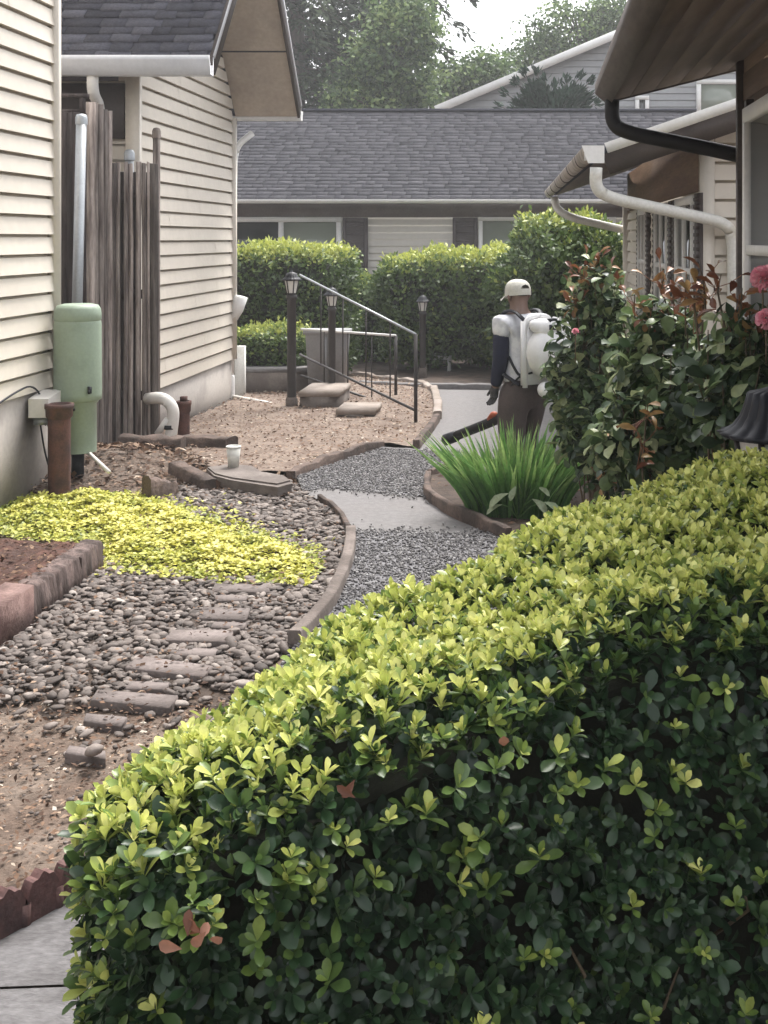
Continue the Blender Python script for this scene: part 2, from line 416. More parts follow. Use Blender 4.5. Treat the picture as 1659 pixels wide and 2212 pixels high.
def patch(mb, poly, step, zf):
    """triangulated sheet filling a polygon, height from zf(x, y)"""
    pts = []
    n = len(poly)
    for i in range(n):
        a, b = np.array(poly[i]), np.array(poly[(i + 1) % n])
        k = max(1, int(np.linalg.norm(b - a) / step))
        for q in range(k): pts.append(tuple(a + (b - a) * q / k))
    nb = len(pts)
    A = np.array(pts)
    gx, gy = np.meshgrid(np.arange(A[:, 0].min(), A[:, 0].max(), step), np.arange(A[:, 1].min(), A[:, 1].max(), step))
    gx = gx.ravel() + rng.uniform(-.2, .2, gx.size) * step; gy = gy.ravel() + rng.uniform(-.2, .2, gy.size) * step
    ok = inside(gx, gy, pts) & (edge_dist(gx, gy, poly) > step * 0.4)
    allp = [Vector(p) for p in pts] + [Vector((a, b)) for a, b in zip(gx[ok], gy[ok])]
    r = delaunay_2d_cdt(allp, [], [list(range(nb))], 1, 1e-6)
    v = np.array([(p.x, p.y) for p in r[0]])
    f = [list(t) if (v[t[1]][0]-v[t[0]][0])*(v[t[2]][1]-v[t[0]][1])-(v[t[2]][0]-v[t[0]][0])*(v[t[1]][1]-v[t[0]][1]) > 0 else list(t)[::-1] for t in r[2] if len(t) == 3]
    mb.add(np.column_stack((v, zf(v[:, 0], v[:, 1]))), f)
    return mb

def mound_z(x, y):
    """debris heap in front of the fence"""
    return 0.24 * np.exp(-((x + 3.8) / 0.55) ** 2 - ((y - 10.45) / 0.6) ** 2) + 0.08 * np.exp(-((x + 3.5) / 0.5) ** 2 - ((y - 11.3) / 0.5) ** 2)
gxs = np.concatenate(([-300, -120, -60, -30, -15, -9, -7], np.arange(-6, 4.01, 0.1), [5, 7, 10, 20, 40, 100, 300]))
gys = np.concatenate(([-60, -20, -8, -3, 0], np.arange(1.0, 20.01, 0.1), [22, 25, 30, 40, 70, 150, 400]))
X_, Y_ = np.meshgrid(gxs, gys)
Z_ = zt(Y_) - 0.02 + np.where((np.abs(X_) < 7) & (Y_ < 21) & (Y_ > 0), wob(X_, Y_, 0.010) + mound_z(X_, Y_), 0)
nx, ny = len(gxs), len(gys)
idx = np.arange(nx * ny).reshape(ny, nx)
mb = MB(); mb.add(np.column_stack((X_.ravel(), Y_.ravel(), Z_.ravel())),
                  np.column_stack((idx[:-1, :-1].ravel(), idx[:-1, 1:].ravel(), idx[1:, 1:].ravel(), idx[1:, :-1].ravel())))
struct(mb.build('ground', M['dirt'], smooth=True, loc=(0, 0, 0)))

PATH_L = XY([(520, 1560), (640, 1395), (712, 1320), (748, 1240), (757, 1160), (745, 1128), (718, 1097), (655, 1067), (640, 1032)])
PATH_L2 = XY([(640, 1032), (823, 970), (900, 974), (943, 914), (936, 846), (867, 828), (739, 817)])
BED2F = XY([(640, 1030), (730, 996), (823, 968), (899, 972), (924, 942), (944, 912), (946, 880), (938, 850), (905, 836), (867, 830), (800, 821), (745, 817)])
ROCKS = XY([(630, 1042), (655, 1068), (712, 1098), (740, 1130), (748, 1160), (740, 1235), (705, 1312), (630, 1395), (470, 1530), (330, 1640), (130, 1620), (-60, 1560), (-60, 1420), (10, 1400), (205, 1222), (215, 1150), (300, 1062), (420, 1050), (520, 1052)])
BED_R = XY([(1100, 1172), (1040, 1146), (975, 1118), (920, 1082), (925, 1040)])
path_poly = PATH_L + PATH_L2[1:] + [(-2.6, 17.9), (6, 17.9), (6, 16.9), (0.95, 16.9), (0.9, 11.5), (0.3, 10.75), (-0.75, 10.3)] + BED_R[::-1] + [(-0.2, 7.9), (0.1, 6.5), (-0.3, 4.6), (-1.1, 4.4)]
struct(patch(MB(), path_poly, 0.25, lambda x, y: zt(y) + 0.012).build('path', M['concrete'], loc=(0, 0, 0)))
gravA = XY([(826, 974), (985, 982), (965, 1020), (940, 1038), (920, 1078), (800, 1066), (700, 1056), (658, 1066), (645, 1034)])
gravB = XY([(520, 1560), (640, 1395), (712, 1320), (748, 1240), (757, 1160), (765, 1152), (900, 1156), (1060, 1158)]) + [(-0.2, 7.9), (0.1, 6.5), (-0.3, 4.6), (-1.1, 4.4)]
mb = MB(); patch(mb, gravA, 0.2, lambda x, y: zt(y) + 0.018); patch(mb, gravB, 0.2, lambda x, y: zt(y) + 0.018)
struct(mb.build('gravel_base', M['asphalt_gravel'], loc=(0, 0, 0)))

# the tan soil bed beside the second house, a little above the path
bed2 = BED2F + [(-4.0, 18.6), (-4.0, 11.6), (-3.3, 11.0), (-2.6, 10.3)]
struct(patch(MB(), bed2, 0.09, lambda x, y: zt(y) + 0.045 + wob(x * 1.6, y * 1.6, 0.012) + 0.02 * np.clip(edge_dist(x, y, bed2), 0, 1)).build('soil_bed', M['bed_soil'], smooth=True, loc=(0, 0, 0)))
# right bed behind the hedge (roses and irises)
bedR = BED_R + [(-0.72, 10.25), (0.3, 10.7), (0.9, 11.4), (1.35, 12), (1.35, 3.0), (0.4, 4.4), (0.05, 6.4), (-0.1, 7.8)]
struct(patch(MB(), bedR, 0.12, lambda x, y: zt(y) + 0.05 + wob(x, y, 0.02)).build('planting_bed', M['darkmulch'], smooth=True, loc=(0, 0, 0)))
# mulch strip under the far hedges
struct(patch(MB(), [(-5.5, 17.9), (6, 17.9), (6, 23.9), (-8, 23.9), (-8, 18.6)], 0.4, lambda x, y: zt(y) + 0.02 + wob(x, y, 0.02)).build('mulch_strip', M['darkmulch'], smooth=True, loc=(0, 0, 0)))
struct(patch(MB(), [p for p in ROCKS], 0.12, lambda x, y: zt(y) - .004 + wob(x, y, .006) + np.clip((5.6 - y) * -.05, -.03, 0)).build('stone_bed_soil', M['darkmulch'], smooth=True, loc=(0, 0, 0)))
# raised red-brown bed at the left edge
bedL = [(-2.80, 7.42), (-2.76, 6.7), (-2.75, 6.0), (-2.9, 5.2), (-4.3, 5.0), (-4.1, 7.55)]
struct(patch(MB(), bedL, 0.06, lambda x, y: 0.165 + wob(x * 2.2, y * 2.2, 0.02)).build('raised_bed', M['mulch'], smooth=True, loc=(0, 0, 0)))
# worn pavement at the lower left
mb = MB()
for a, b in ((1.6, 3.02), (3.032, 3.24), (3.252, 4.3)):
    q4 = [(-2.2 if a < 3 else -1.86 + max(0, a - 3.02) * .603, a), (-0.9, a + .05), (-0.9, b + .05), (-1.86 + max(0, b - 3.02) * .603, b)]
    if a < 3: q4.append((-2.2, 2.5))
    patch(mb, q4, 0.2, lambda x, y: 0.012 + 0 * x)
struct(mb.build('pavement', M['pave'], loc=(0, 0, 0)))

# ---------------------------------------------------------------- building helpers
def siding(mb, A, B, z0, z1, nrm, s=0.158, ext=None, lip=0.026, groove=0.026):
    """lap siding between plan points A and B: slanted boards, each with a shadow groove under its lip"""
    A, B, N = np.array(A, float), np.array(B, float), np.array(nrm, float)
    L = np.linalg.norm(B - A); U = (B - A) / L
    def pt(u, o, z): q = A + U * u + N * o; return (q[0], q[1], z)
    k = 0
    while z0 + k * s < z1 - 0.01:
        za = z0 + k * s; zb = min(za + s, z1); k += 1
        e = (0, L) if ext is None else ext(za, zb)
        if e is None: continue
        ua, ub = e
        zc = zb - groove
        t = rng.uniform(0.4, 0.6); uj = ua + (ub - ua) * rng.uniform(.1, .9)
        for (qa, qb, pr) in ((ua, uj, 0.0), (uj + .002, ub, .0025)):
         for (o1, h1), (o2, h2) in (((-.034, za), (lip, za)), ((lip, za), (0.004, zc)), ((0.004, zc), (-0.034, zc)), ((-0.034, zc), (-0.034, zb))):
            mb.quad(pt(qa, o1 + pr, h1), pt(qb, o1 + pr, h1), pt(qb, o2 + pr, h2), pt(qa, o2 + pr, h2), t + pr * 15)
    return mb
def shingles(mb, o, u, v, ul, vl, row=0.14, tab=0.26, th=0.012):
    """rows of shingle tabs on a slope: o corner at the eave, u along it, v up the slope"""
    o, u, v = [np.array(k, float) for k in (o, u, v)]
    u /= np.linalg.norm(u); v /= np.linalg.norm(v)
    n = np.cross(u, v)
    if n[2] < 0: n = -n
    rows = int(math.ceil(vl / row))
    ax = [u, v, n]
    for r in range(rows):
        a = -rng.uniform(0, tab)
        while a < ul:
            w = tab * rng.uniform(0.55, 1.35)
            x0, x1 = max(a, 0), min(a + w, ul); a += w
            if x1 - x0 < 0.03: continue
            h = th * rng.uniform(0.7, 1.6)
            y0 = r * row - rng.choice([0, 0, 0.018, 0.03]) * (r > 0); y1 = min((r + 1) * row + 0.03, vl)
            tilt = th * 0.9
            c = [(x0, y0, h + tilt), (x1 - .004, y0, h + tilt), (x1 - .004, y1, h * .4), (x0, y1, h * .4)]
            b = [(x0, y0, -0.002), (x1 - .004, y0, -0.002)]
            pts = [o + u * p[0] + v * p[1] + n * p[2] for p in c + b]
            ca, cb = o + u * x0 + v * y1 - n * .002, o + u * (x1 - .004) + v * y1 - n * .002
            pts += [ca, cb]
            t = np.clip(rng.normal(0.5, 0.2), 0, 1)
            mb.add(pts, [[0, 1, 2, 3], [4, 5, 1, 0], [4, 0, 3, 6], [5, 7, 2, 1]], t)
    return mb
def slab(mb, pts, th):
    """a roof plate: four top corners, thickness straight down"""
    p = np.array(pts, float); q = p - np.array((0, 0, th))
    mb.add(np.concatenate((p, q)), [[0, 1, 2, 3], [7, 6, 5, 4], [0, 4, 5, 1], [1, 5, 6, 2], [2, 6, 7, 3], [3, 7, 4, 0]])
    return mb
def extrude(mb, prof, a, b, ax1, ax2):
    """closed profile (p, q) swept straight from a to b; ax1 and ax2 span the profile plane"""
    a, b, ax1, ax2 = [np.array(k, float) for k in (a, b, ax1, ax2)]
    n = len(prof)
    v = [a + ax1 * p + ax2 * q for p, q in prof] + [b + ax1 * p + ax2 * q for p, q in prof]
    base = mb.n
    mb.add(v, [[i, (i + 1) % n, n + (i + 1) % n, n + i] for i in range(n)])
    mb.poly.append([base + i for i in range(n)][::-1]); mb.Tp.append(.5)
    mb.poly.append([base + n + i for i in range(n)]); mb.Tp.append(.5)
    return mb
def bend(pts, k=5, r=0.35):
    """round the corners of a pipe run"""
    pts = [np.array(p, float) for p in pts]; out = [pts[0]]
    for i in range(1, len(pts) - 1):
        a, b, c = pts[i - 1], pts[i], pts[i + 1]
        p = b + (a - b) * min(0.5, r / np.linalg.norm(a - b)); q = b + (c - b) * min(0.5, r / np.linalg.norm(c - b))
        for t in np.linspace(0, 1, k): out.append((1 - t) ** 2 * p + 2 * t * (1 - t) * b + t * t * q)
    out.append(pts[-1]); return np.array(out)
GUT = [(0, 0), (0.10, 0), (0.115, 0.07), (0.135, 0.10), (0.135, 0.135), (0.12, 0.135), (0.118, 0.108), (0.10, 0.08), (0.088, 0.012), (0.012, 0.012), (0.012, 0.135), (0, 0.135)]

# ---------------------------------------------------------------- left house
h1 = thing('house', 'cream lap sided house filling the left edge, wall near the green pedestal', 'house', (-4.04, 6.0, 0))
mb = MB(); siding(mb, (-4.04, 2.0), (-4.04, 10.0), 0.82, 5.6, (1, 0))
mb.box((-4.16, 6.0, 3.2), (0.16, 8.0, 4.8)); mb.box((-7, 9.97, 3.2), (5.6, 0.06, 4.8)); mb.build('wall', M['cream'], h1)
MB().box((-4.03, 10.035, 3.2), (0.09, 0.07, 4.82)).build('corner_trim', M['cream_trim'], h1)
MB().box((-4.2, 6.03, 0.36), (0.3, 8.02, 0.915)).build('foundation', M['foundation'], h1)
mb = MB(); slab(mb, [(-3.6, 1.6, 5.7), (-3.6, 10.3, 5.7), (-8.5, 10.3, 8.0), (-8.5, 1.6, 8.0)], 0.12); mb.build('roof', M['shingle'], h1)

# ---------------------------------------------------------------- second house on the left
h2 = thing('house', 'cream house with steep slate roof beyond the weathered fence', 'house', (-4.04, 14.0, -0.1))
YE, ZE, YR, ZR, XO = 11.8, 3.80, 13.98, 6.11, -3.2      # near eave, ridge, gable overhang
SL = (ZR - ZE) / (YR - YE)
def roofz(y): return ZR - SL * abs(y - YR)
def ext2(za, zb):
    zz = zb + 0.13
    d = (ZR - zz) / SL
    if d <= 0.05: return None
    return (max(0, YR - d - 12.2), min(3.7, YR + d - 12.2))
mb = MB(); siding(mb, (-4.04, 12.2), (-4.04, 15.9), 0.45, 5.9, (1, 0), ext=ext2)
mb.prism_x([(12.3, 0.4), (15.85, 0.4), (15.85, 3.75), (YR, 5.85), (12.3, 4.0)], -4.28, -4.09)
mb.build('wall', M['cream'], h2)
mb = MB(); siding(mb, (-9, 12.2), (-4.12, 12.2), -0.15, 3.62, (0, -1)); mb.box((-6.6, 12.32, 1.7), (4.9, 0.2, 3.9)); mb.build('end_wall', M['cream'], h2)
MB().box((-6.6, 12.155, 3.34), (4.86, .05, .56)).build('frieze_shade_board', M['darktrim'], h2)  # dark board added in place of the shadow under the eave
mb = MB(); mb.box((-4.08, 12.17, 1.75), (0.14, 0.09, 3.9)); mb.build('corner_trim', M['cream_trim'], h2)
MB().box((-4.03, 15.93, 2.05), (0.1, 0.08, 3.2)).build('corner_trim', M['cream_trim'], h2)
MB().box((-4.19, 14.06, 0.10), (0.30, 3.70, 0.74)).build('foundation', M['foundation'], h2)
mb = MB()
YF = 2 * YR - YE + 0.02
slab(mb, [(XO, YE, ZE), (XO, YR, ZR), (-9, YR, ZR), (-9, YE, ZE)], 0.10)
slab(mb, [(XO, YR, ZR), (XO, YF, ZE), (-9, YF, ZE), (-9, YR, ZR)], 0.10)
shingles(mb, (-9, YE - .03, ZE + .0), (1, 0, 0), (0, 1, SL), 5.8, 3.2, 0.135, 0.30, 0.016)
mb.build('roof', M['shingle'], h2)
mb = MB()
dz = np.array((0, 0, -0.115))
for (ya, za, yb, zb) in ((YE, ZE, YR, ZR), (YF, ZE, YR, ZR)):
    N = 3
    for k in range(N):
        t0, t1 = k / N + 0.004, (k + 1) / N - 0.004
        p = lambda t, x: (x, ya + (yb - ya) * t, za + (zb - za) * t - 0.115)
        mb.quad(p(t0, -4.05), p(t0, XO), p(t1, XO), p(t1, -4.05))
mb.build('soffit', M['soffit'], h2)
mb = MB()
for (ya, za) in ((YE, ZE), (YF, ZE)):
    a = np.array((XO + .012, ya, za - .07)); b = np.array((XO + .012, YR, ZR - .07))
    mb.bar(a, b, 0.03, 0.19)
mb.build('rake_board', M['darktrim'], h2)
mb = MB()
for (ya, za) in ((YE, ZE), (YF, ZE)):
    mb.bar((XO + .022, ya, za + .035), (XO + .022, YR, ZR + .035), 0.035, 0.04)
mb.build('drip_edge', M['gutter'], h2)
mb = MB(); extrude(mb, [(p * 1.2, q * 1.4) for p, q in GUT], (-9, YE - .005, ZE - .16), (XO + .03, YE - .005, ZE - .16), (0, -1, 0), (0, 0, 1)); mb.build('gutter', M['gutter'], h2)
mb = MB(); extrude(mb, GUT, (-9, YF + .005, ZE - .16), (XO + .03, YF + .005, ZE - .16), (0, 1, 0), (0, 0, 1)); mb.build('gutter', M['white'], h2)
mb = MB(); mb.tube(bend([P(200, 152, 11.75), P(200, 200, 11.75), P(214, 226, 12.0), P(214, 700, 12.08)], 5, .1), 0.055, 10); mb.build('downspout', M['white'], h2)
d = MB(); d.tube(bend([P(545, 288, 16.15), P(512, 314, 16.03), P(506, 345, 16.0), P(498, 862, 15.98)], 5, .12), 0.043, 10)
ds = d.build('downspout', M['white'], h2, smooth=True)
MB().lathe(P(497, 858, 15.98), [(0.062, -.02), (0.062, 0.28), (0.05, 0.30), (0.043, 0.30)], 12).build('drain_boot', M['white'], ds)
MB().tube([P(498, 700, 15.95), P(512, 668, 15.95), P(519, 640, 15.95)], [0.05, 0.085, 0.1], 10).build('leaf_catcher', M['white'], ds)
tag(MB().tube([P(505, 858, 15.9), P(560, 868, 15.6), P(612, 879, 15.3)], 0.032, 8).build('drain_pipe', M['pvc']), 'thin white drain pipe lying on the soil from downspout to lamp post', 'pipe')

# ---------------------------------------------------------------- far grey-roofed house
h3 = thing('house', 'long low house with grey shingle roof and dark shutters at path end', 'house', (-2, 24.0, -0.2))
mb = MB(); siding(mb, (-9, 24.0), (3.4, 24.0), -0.2, 2.48, (0, -1), 0.14); mb.box((-2.8, 24.15, 1.2), (12.4, 0.25, 2.8)); mb.build('wall', M['farwall'], h3)
MB().box((-2.8, 23.96, 2.63), (12.4, 0.08, 0.32)).build('frieze_shade_board', M['frieze_shade'], h3)  # frieze, with the soffit's shadow also put into its dark colour
mb = MB()
e0, r0 = (23.4, 2.82), (27.0, 4.90)
slab(mb, [(-9.3, e0[0], e0[1]), (3.6, e0[0], e0[1]), (3.6, r0[0], r0[1]), (-9.3, r0[0], r0[1])], 0.1)
slab(mb, [(-9.3, r0[0], r0[1]), (3.6, r0[0], r0[1]), (3.6, 30.6, 2.82), (-9.3, 30.6, 2.82)], 0.1)
shingles(mb, (-9.3, e0[0], e0[1]), (1, 0, 0), (0, r0[0] - e0[0], r0[1] - e0[1]), 12.9, 4.16, 0.15, 0.34, 0.014)
rf = mb.build('roof', M['shingle_far'], h3)
MB().box((-2.85, 27.0, 4.93), (12.9, 0.24, 0.06)).build('ridge_cap', M['shingle'], rf)
mb = MB(); extrude(mb, [(p * .8, q * .55) for p, q in GUT], (-9.3, 23.39, 2.73), (3.6, 23.39, 2.73), (0, -1, 0), (0, 0, 1)); mb.build('gutter', M['white'], h3)
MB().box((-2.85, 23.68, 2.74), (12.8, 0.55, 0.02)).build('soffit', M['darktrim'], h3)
def window(parent, x0, x1, z0, z1, Y, muls=(), pane='glass', fr=0.07, dirn=-1, name='window'):
    """window in a wall facing -Y; glass set back in a white frame"""
    mb = MB(); d = 0.06
    mb.box(((x0 + x1) / 2, Y - d / 2, z1 - fr / 2), (x1 - x0, d, fr)); mb.box(((x0 + x1) / 2, Y - d / 2 - .01, z0 + fr / 2), (x1 - x0 + .06, d + .02, fr))
    for x in [x0 + fr / 2, x1 - fr / 2] + list(muls): mb.box((x, Y - d / 2 + .002, (z0 + z1) / 2), (fr, d - .004, z1 - z0 - 2 * fr))
    w = mb.build(name, M['white'], parent)
    xs = [x0 + fr] + [k for m in muls for k in (m - fr / 2, m + fr / 2)] + [x1 - fr]
    for k in range(0, len(xs), 2):
        mt = pane if isinstance(pane, str) else pane[k // 2]
        MB().box(((xs[k] + xs[k + 1]) / 2, Y - .022, (z0 + z1) / 2), (xs[k + 1] - xs[k] + .004, .012, z1 - z0 - 2 * fr + .004)).build('pane', M[mt], w)
    return w
def xa(x, Y): return (x - PX) / F * Y
def za_(y, Y): return CZ - (y - PY) / F * Y
W3 = 23.95
window(h3, xa(430, W3), xa(738, W3), 1.0, za_(469, W3), W3, [xa(608, W3)], ['glass', 'glassreflect'], 0.10)
window(h3, xa(1034, W3), xa(1330, W3), 1.0, za_(469, W3), W3, [xa(1180, W3)], ['glassreflect', 'glass'], 0.08)
def shutter(parent, x0, x1, z0, z1, Y):
    mb = MB(); mb.box(((x0 + x1) / 2, Y - .012, (z0 + z1) / 2), (x1 - x0, .024, z1 - z0))
    for x in (x0 + .035, x1 - .035): mb.box((x, Y - .03, (z0 + z1) / 2), (.07, .02, z1 - z0))
    for z in (z0 + .04, (z0 + z1) / 2, z1 - .04): mb.box(((x0 + x1) / 2, Y - .029, z), (x1 - x0 - .14, .018, .08))
    for z in np.arange(z0 + .1, z1 - .08, .045): mb.box(((x0 + x1) / 2, Y - .027, z), (x1 - x0 - .14, .01, .02))
    return mb.build('shutter', M['shutter'], parent)
shutter(h3, xa(741, W3), xa(795, W3), 0.95, za_(470, W3), W3)
shutter(h3, xa(978, W3), xa(1032, W3), 0.95, za_(470, W3), W3)

# ---------------------------------------------------------------- grey gabled house behind
h4 = thing('house', 'blue grey gabled house rising behind the long shingle roof', 'house', (4, 36, -0.2))
Yg = 36.0
ra, rb = P(945, 236, Yg), P(1340, 70, Yg)
sg = (rb[2] - ra[2]) / (rb[0] - ra[0]); apx = 6.2; apz = ra[2] + sg * (apx - ra[0])
def ext4(za, zb):
    zz = zb - 0.05
    if zz > apz - .2: return None
    l = max(ra[0] + 0.3, ra[0] + (zz - ra[2]) / sg)
    return (l - (ra[0] + .3), min(2 * apx - l, 2 * apx - ra[0] - .3) - (ra[0] + .3))
mb = MB(); siding(mb, (ra[0] + .3, Yg), (2 * apx - ra[0] - .3, Yg), -0.2, apz - .1, (0, -1), 0.2, ext=ext4, groove=.02); mb.build('wall', M['greywall'], h4)
mb = MB()
for k in (0, 1):
    xe = ra[0] if k == 0 else 2 * apx - ra[0]
    slab(mb, [(xe, Yg - .35, ra[2]), (apx, Yg - .35, apz), (apx, Yg + 9, apz), (xe, Yg + 9, ra[2])], 0.12)
mb.build('roof', M['shingle_far'], h4)
mb = MB(); mb.bar((ra[0] - .02, Yg - .38, ra[2] - .06), (apx, Yg - .38, apz - .06), 0.06, 0.24); mb.bar((2 * apx - ra[0], Yg - .38, ra[2] - .06), (apx, Yg - .38, apz - .06), 0.055, 0.24)
mb.build('rake_board', M['white'], h4)
window(h4, xa(1372, 35.95), xa(1402, 35.95), za_(262, 35.95), za_(207, 35.95), 35.95, [], 'glass', 0.12)
window(h4, xa(1504, 35.95), xa(1690, 35.95), za_(262, 35.95), za_(172, 35.95), 35.95, [xa(1600, 35.95)], 'glassreflect', 0.14)

# ---------------------------------------------------------------- second house on the right
h5 = thing('house', 'cream house with white downspouts and shuttered windows behind the roses', 'house', (1.5, 13, -0.1))
NE, FE, sr = (0.50, 9.6), (0.26, 18.5), 0.34
ze5 = 2.76
def roof5(x, y): 
    xe = NE[0] + (FE[0] - NE[0]) * (y - NE[1]) / (FE[1] - NE[1])
    return ze5 + sr * (x - xe)
mb = MB()
slab(mb, [(NE[0], NE[1], ze5), (FE[0], FE[1], ze5), (4.2, 18.5, roof5(4.2, 18.5)), (4.2, 9.6, roof5(4.2, 9.6))], 0.05)
shingles(mb, (FE[0] + .0, FE[1], ze5 + .0), (NE[0] - FE[0], NE[1] - FE[1], 0), (1, 0.0, sr), 8.9, 3.7, 0.15, .34, .012)
mb.build('roof', M['shingle'], h5)
mb = MB(); mb.quad((NE[0] + .02, 9.65, ze5 - .06), (FE[0] + .02, 18.45, ze5 - .06), (1.62, 18.45, roof5(1.62, 18.45) - .06), (1.62, 9.65, roof5(1.62, 9.65) - .06)); mb.build('soffit', M['brownwood'], h5)
mb = MB(); mb.bar((NE[0] + .06, 9.57, roof5(NE[0] + .06, 9.57) - .01), (4.2, 9.57, roof5(4.2, 9.57) - .01), 0.05, 0.085); mb.build('rake_trim', M['white'], h5)
mb = MB(); mb.bar((NE[0] + .06, 9.58, roof5(NE[0] + .06, 9.57) - .14), (4.2, 9.58, roof5(4.2, 9.57) - .14), 0.04, 0.17); mb.build('rake_board', M['darktrim'], h5)  # dark fascia, the overhang's soffit shadow put into its colour
XW = 1.40
mb = MB(); siding(mb, (XW + .06, 10.0), (5, 10.0), -.1, 3.2, (0, -1), 0.155, ext=lambda a, b: (max(0, (b - 2.99) / sr), 3.54)); mb.box((3.3, 10.12, 1.4), (3.6, 0.2, 3.0)); mb.build('wall', M['cream'], h5)
mb = MB(); siding(mb, (XW, 18.2), (XW, 10.1), -.15, 2.45, (-1, 0), 0.155); mb.box((XW + .12, 14.1, 1.2), (0.2, 8.0, 2.7)); mb.build('side_wall', M['cream'], h5)
mb = MB(); mb.box((XW + .08, 14.1, 2.74), (0.20, 8.1, 0.56)); mb.build('upper_boards', M['brownwall'], h5)
mb = MB(); mb.box((XW + .02, 9.99, 1.45), (0.12, 0.08, 3.1)); mb.build('corner_trim', M['cream_trim'], h5)
MB().box((XW + .0, 18.22, 1.2), (0.16, 0.1, 2.9)).build('corner_trim', M['cream_trim'], h5)
# windows and shutters of the side wall, seen at a grazing angle
def side_window(parent, X, y0, y1, z0, z1, fr=0.07, mat_f='white'):
    mb = MB(); d = .05
    for y in (y0 + fr / 2, y1 - fr / 2, (y0 + y1) / 2): mb.box((X - d / 2, y, (z0 + z1) / 2), (d, fr, z1 - z0 - 2 * fr))
    mb.box((X - d / 2, (y0 + y1) / 2, z1 - fr / 2), (d, y1 - y0, fr)); mb.box((X - d / 2 - .01, (y0 + y1) / 2, z0 + fr / 2), (d + .02, y1 - y0 + .05, fr))
    zm = z0 + (z1 - z0) * .55; mb.box((X - d / 2 + .003, (y0 + y1) / 2, zm), (d - .006, y1 - y0 - 2 * fr, .05))
    w = mb.build('window', M[mat_f], parent)
    MB().box((X - .012, (y0 + y1) / 2, (z0 + z1) / 2), (.012, y1 - y0 - 2 * fr, z1 - z0 - 2 * fr)).build('pane', M['glass'], w)
    return w
def yx(x, X): return X * F / (x - PX)
for a, b in ((1510, 1472), (1452, 1425), (1403, 1388)):
    y0, y1 = yx(a, XW), yx(b, XW)
    side_window(h5, XW - .02, y0, y1, 0.95, 2.42)
    for c0, c1 in ((y0 - .36, y0 - .03), (y1 + .03, y1 + .36)):
        mb = MB(); mb.box((XW - .03, (c0 + c1) / 2, 1.68), (.03, c1 - c0, 1.5))
        for z in np.arange(1.0, 2.4, .06): mb.box((XW - .05, (c0 + c1) / 2, z), (.015, c1 - c0 - .06, .03))
        mb.build('shutter', M['darktrim'], h5)
# gutter and downspouts
mb = MB(); U5 = np.array((FE[0] - NE[0], FE[1] - NE[1], 0)); U5 = U5 / np.linalg.norm(U5); N5 = np.array((-U5[1], U5[0], 0))
gprof = [(0, 0)] + [(0.07 - .07 * math.cos(a), -.10 * math.sin(a)) for a in np.linspace(0.1, math.pi - .1, 9)] + [(.14, 0), (.125, 0.0)] + [(0.07 + .058 * math.cos(a), -.088 * math.sin(a)) for a in np.linspace(.1, math.pi - .1, 9)] + [(.012, 0)]
a5 = np.array((NE[0] + .01, NE[1] - .1, ze5 + .015)); b5 = np.array((FE[0] + .01, FE[1], ze5 + .015))
extrude(mb, gprof, a5, b5, N5, (0, 0, 1)); g5 = mb.build('gutter', M['oldgutter'], h5)
for t in np.linspace(.12, .9, 6):
    mb = MB(); c = a5 + (b5 - a5) * t; extrude(mb, [(p * 1.06 - .004, q * 1.06 - .003) for p, q in gprof[:13]], c, c + U5 * .03, N5, (0, 0, 1)); mb.build('seam_band', M['darktrim'], g5)
e5 = a5 - U5 * .012
MB().ngon([e5 + N5 * p + np.array((0, 0, q)) for p, q in [(-.03, .01), (.15, .01), (.10, -.13), (-.03, -.13)]]).box(e5 + N5 * .065 + np.array((0, .008, -.06)), (.13, .006, .10)).build('end_cap', M['white'], g5)
mb = MB(); mb.tube(bend([P(1288, 362, 9.55), P(1286, 408, 9.55), P(1318, 428, 9.6), P(1572, 482, 9.88), P(1584, 520, 9.92), P(1584, 1000, 9.92)], 6, .16), 0.05, 12); mb.build('downspout', M['offwhite'], h5, smooth=True)
mb = MB(); mb.tube(bend([P(1197, 425, 18.3), P(1202, 452, 18.3), P(1232, 470, 18.25), P(1345, 496, 18.32)], 6, .2), 0.062, 10); mb.build('downspout', M['offwhite'], h5, smooth=True)

# ---------------------------------------------------------------- near house on the right
h6 = thing('house', 'brown eaved house at the right edge with a black downspout', 'house', (1.2, 5, 0))
XE, s6, YN, YFa = 0.41, 0.25, 2.6, 7.0
def z6(x): return 2.84 + s6 * (x - XE)
mb = MB(); slab(mb, [(XE - .04, YN, z6(XE) + .16), (XE - .04, YFa, z6(XE) + .16), (3.4, YFa, z6(3.4) + .16), (3.4, YN, z6(3.4) + .16)], 0.08)
mb.build('roof', M['shingle'], h6)
mb = MB()
for k in range(9):
    x0, x1 = XE + k * .14, XE + (k + 1) * .14 - .004
    slab(mb, [(x0, YN, z6(x0) + .025), (x0, YFa - .03, z6(x0) + .025), (x1, YFa - .03, z6(x1) + .025), (x1, YN, z6(x1) + .025)], 0.022)
mb.build('soffit', M['brownwood'], h6)
mb = MB(); extrude(mb, [(0, 0), (-.085, .075), (-.085, .13), (-.06, .13), (.02, .045)], (XE + .02, YN, z6(XE) - .02), (XE + .02, YFa + .02, z6(XE) - .02), (1, 0, 0), (0, 0, 1)); mb.build('fascia', M['fasciawood'], h6)
mb = MB(); mb.bar((XE, YFa, z6(XE) + .075), (3.4, YFa, z6(3.4) + .075), 0.05, 0.15); mb.build('rake_board', M['fasciawood'], h6)
X6 = 1.12
mb = MB()
for k in range(20):
    z0 = 0.1 + k * .15
    mb.box((X6 + .06 + .004 * (k % 2), 4.45, z0 + .074), (.1, 4.2, .146), tint=rng.uniform(.3, .7))
mb.build('wall', M['brownwall'], h6)
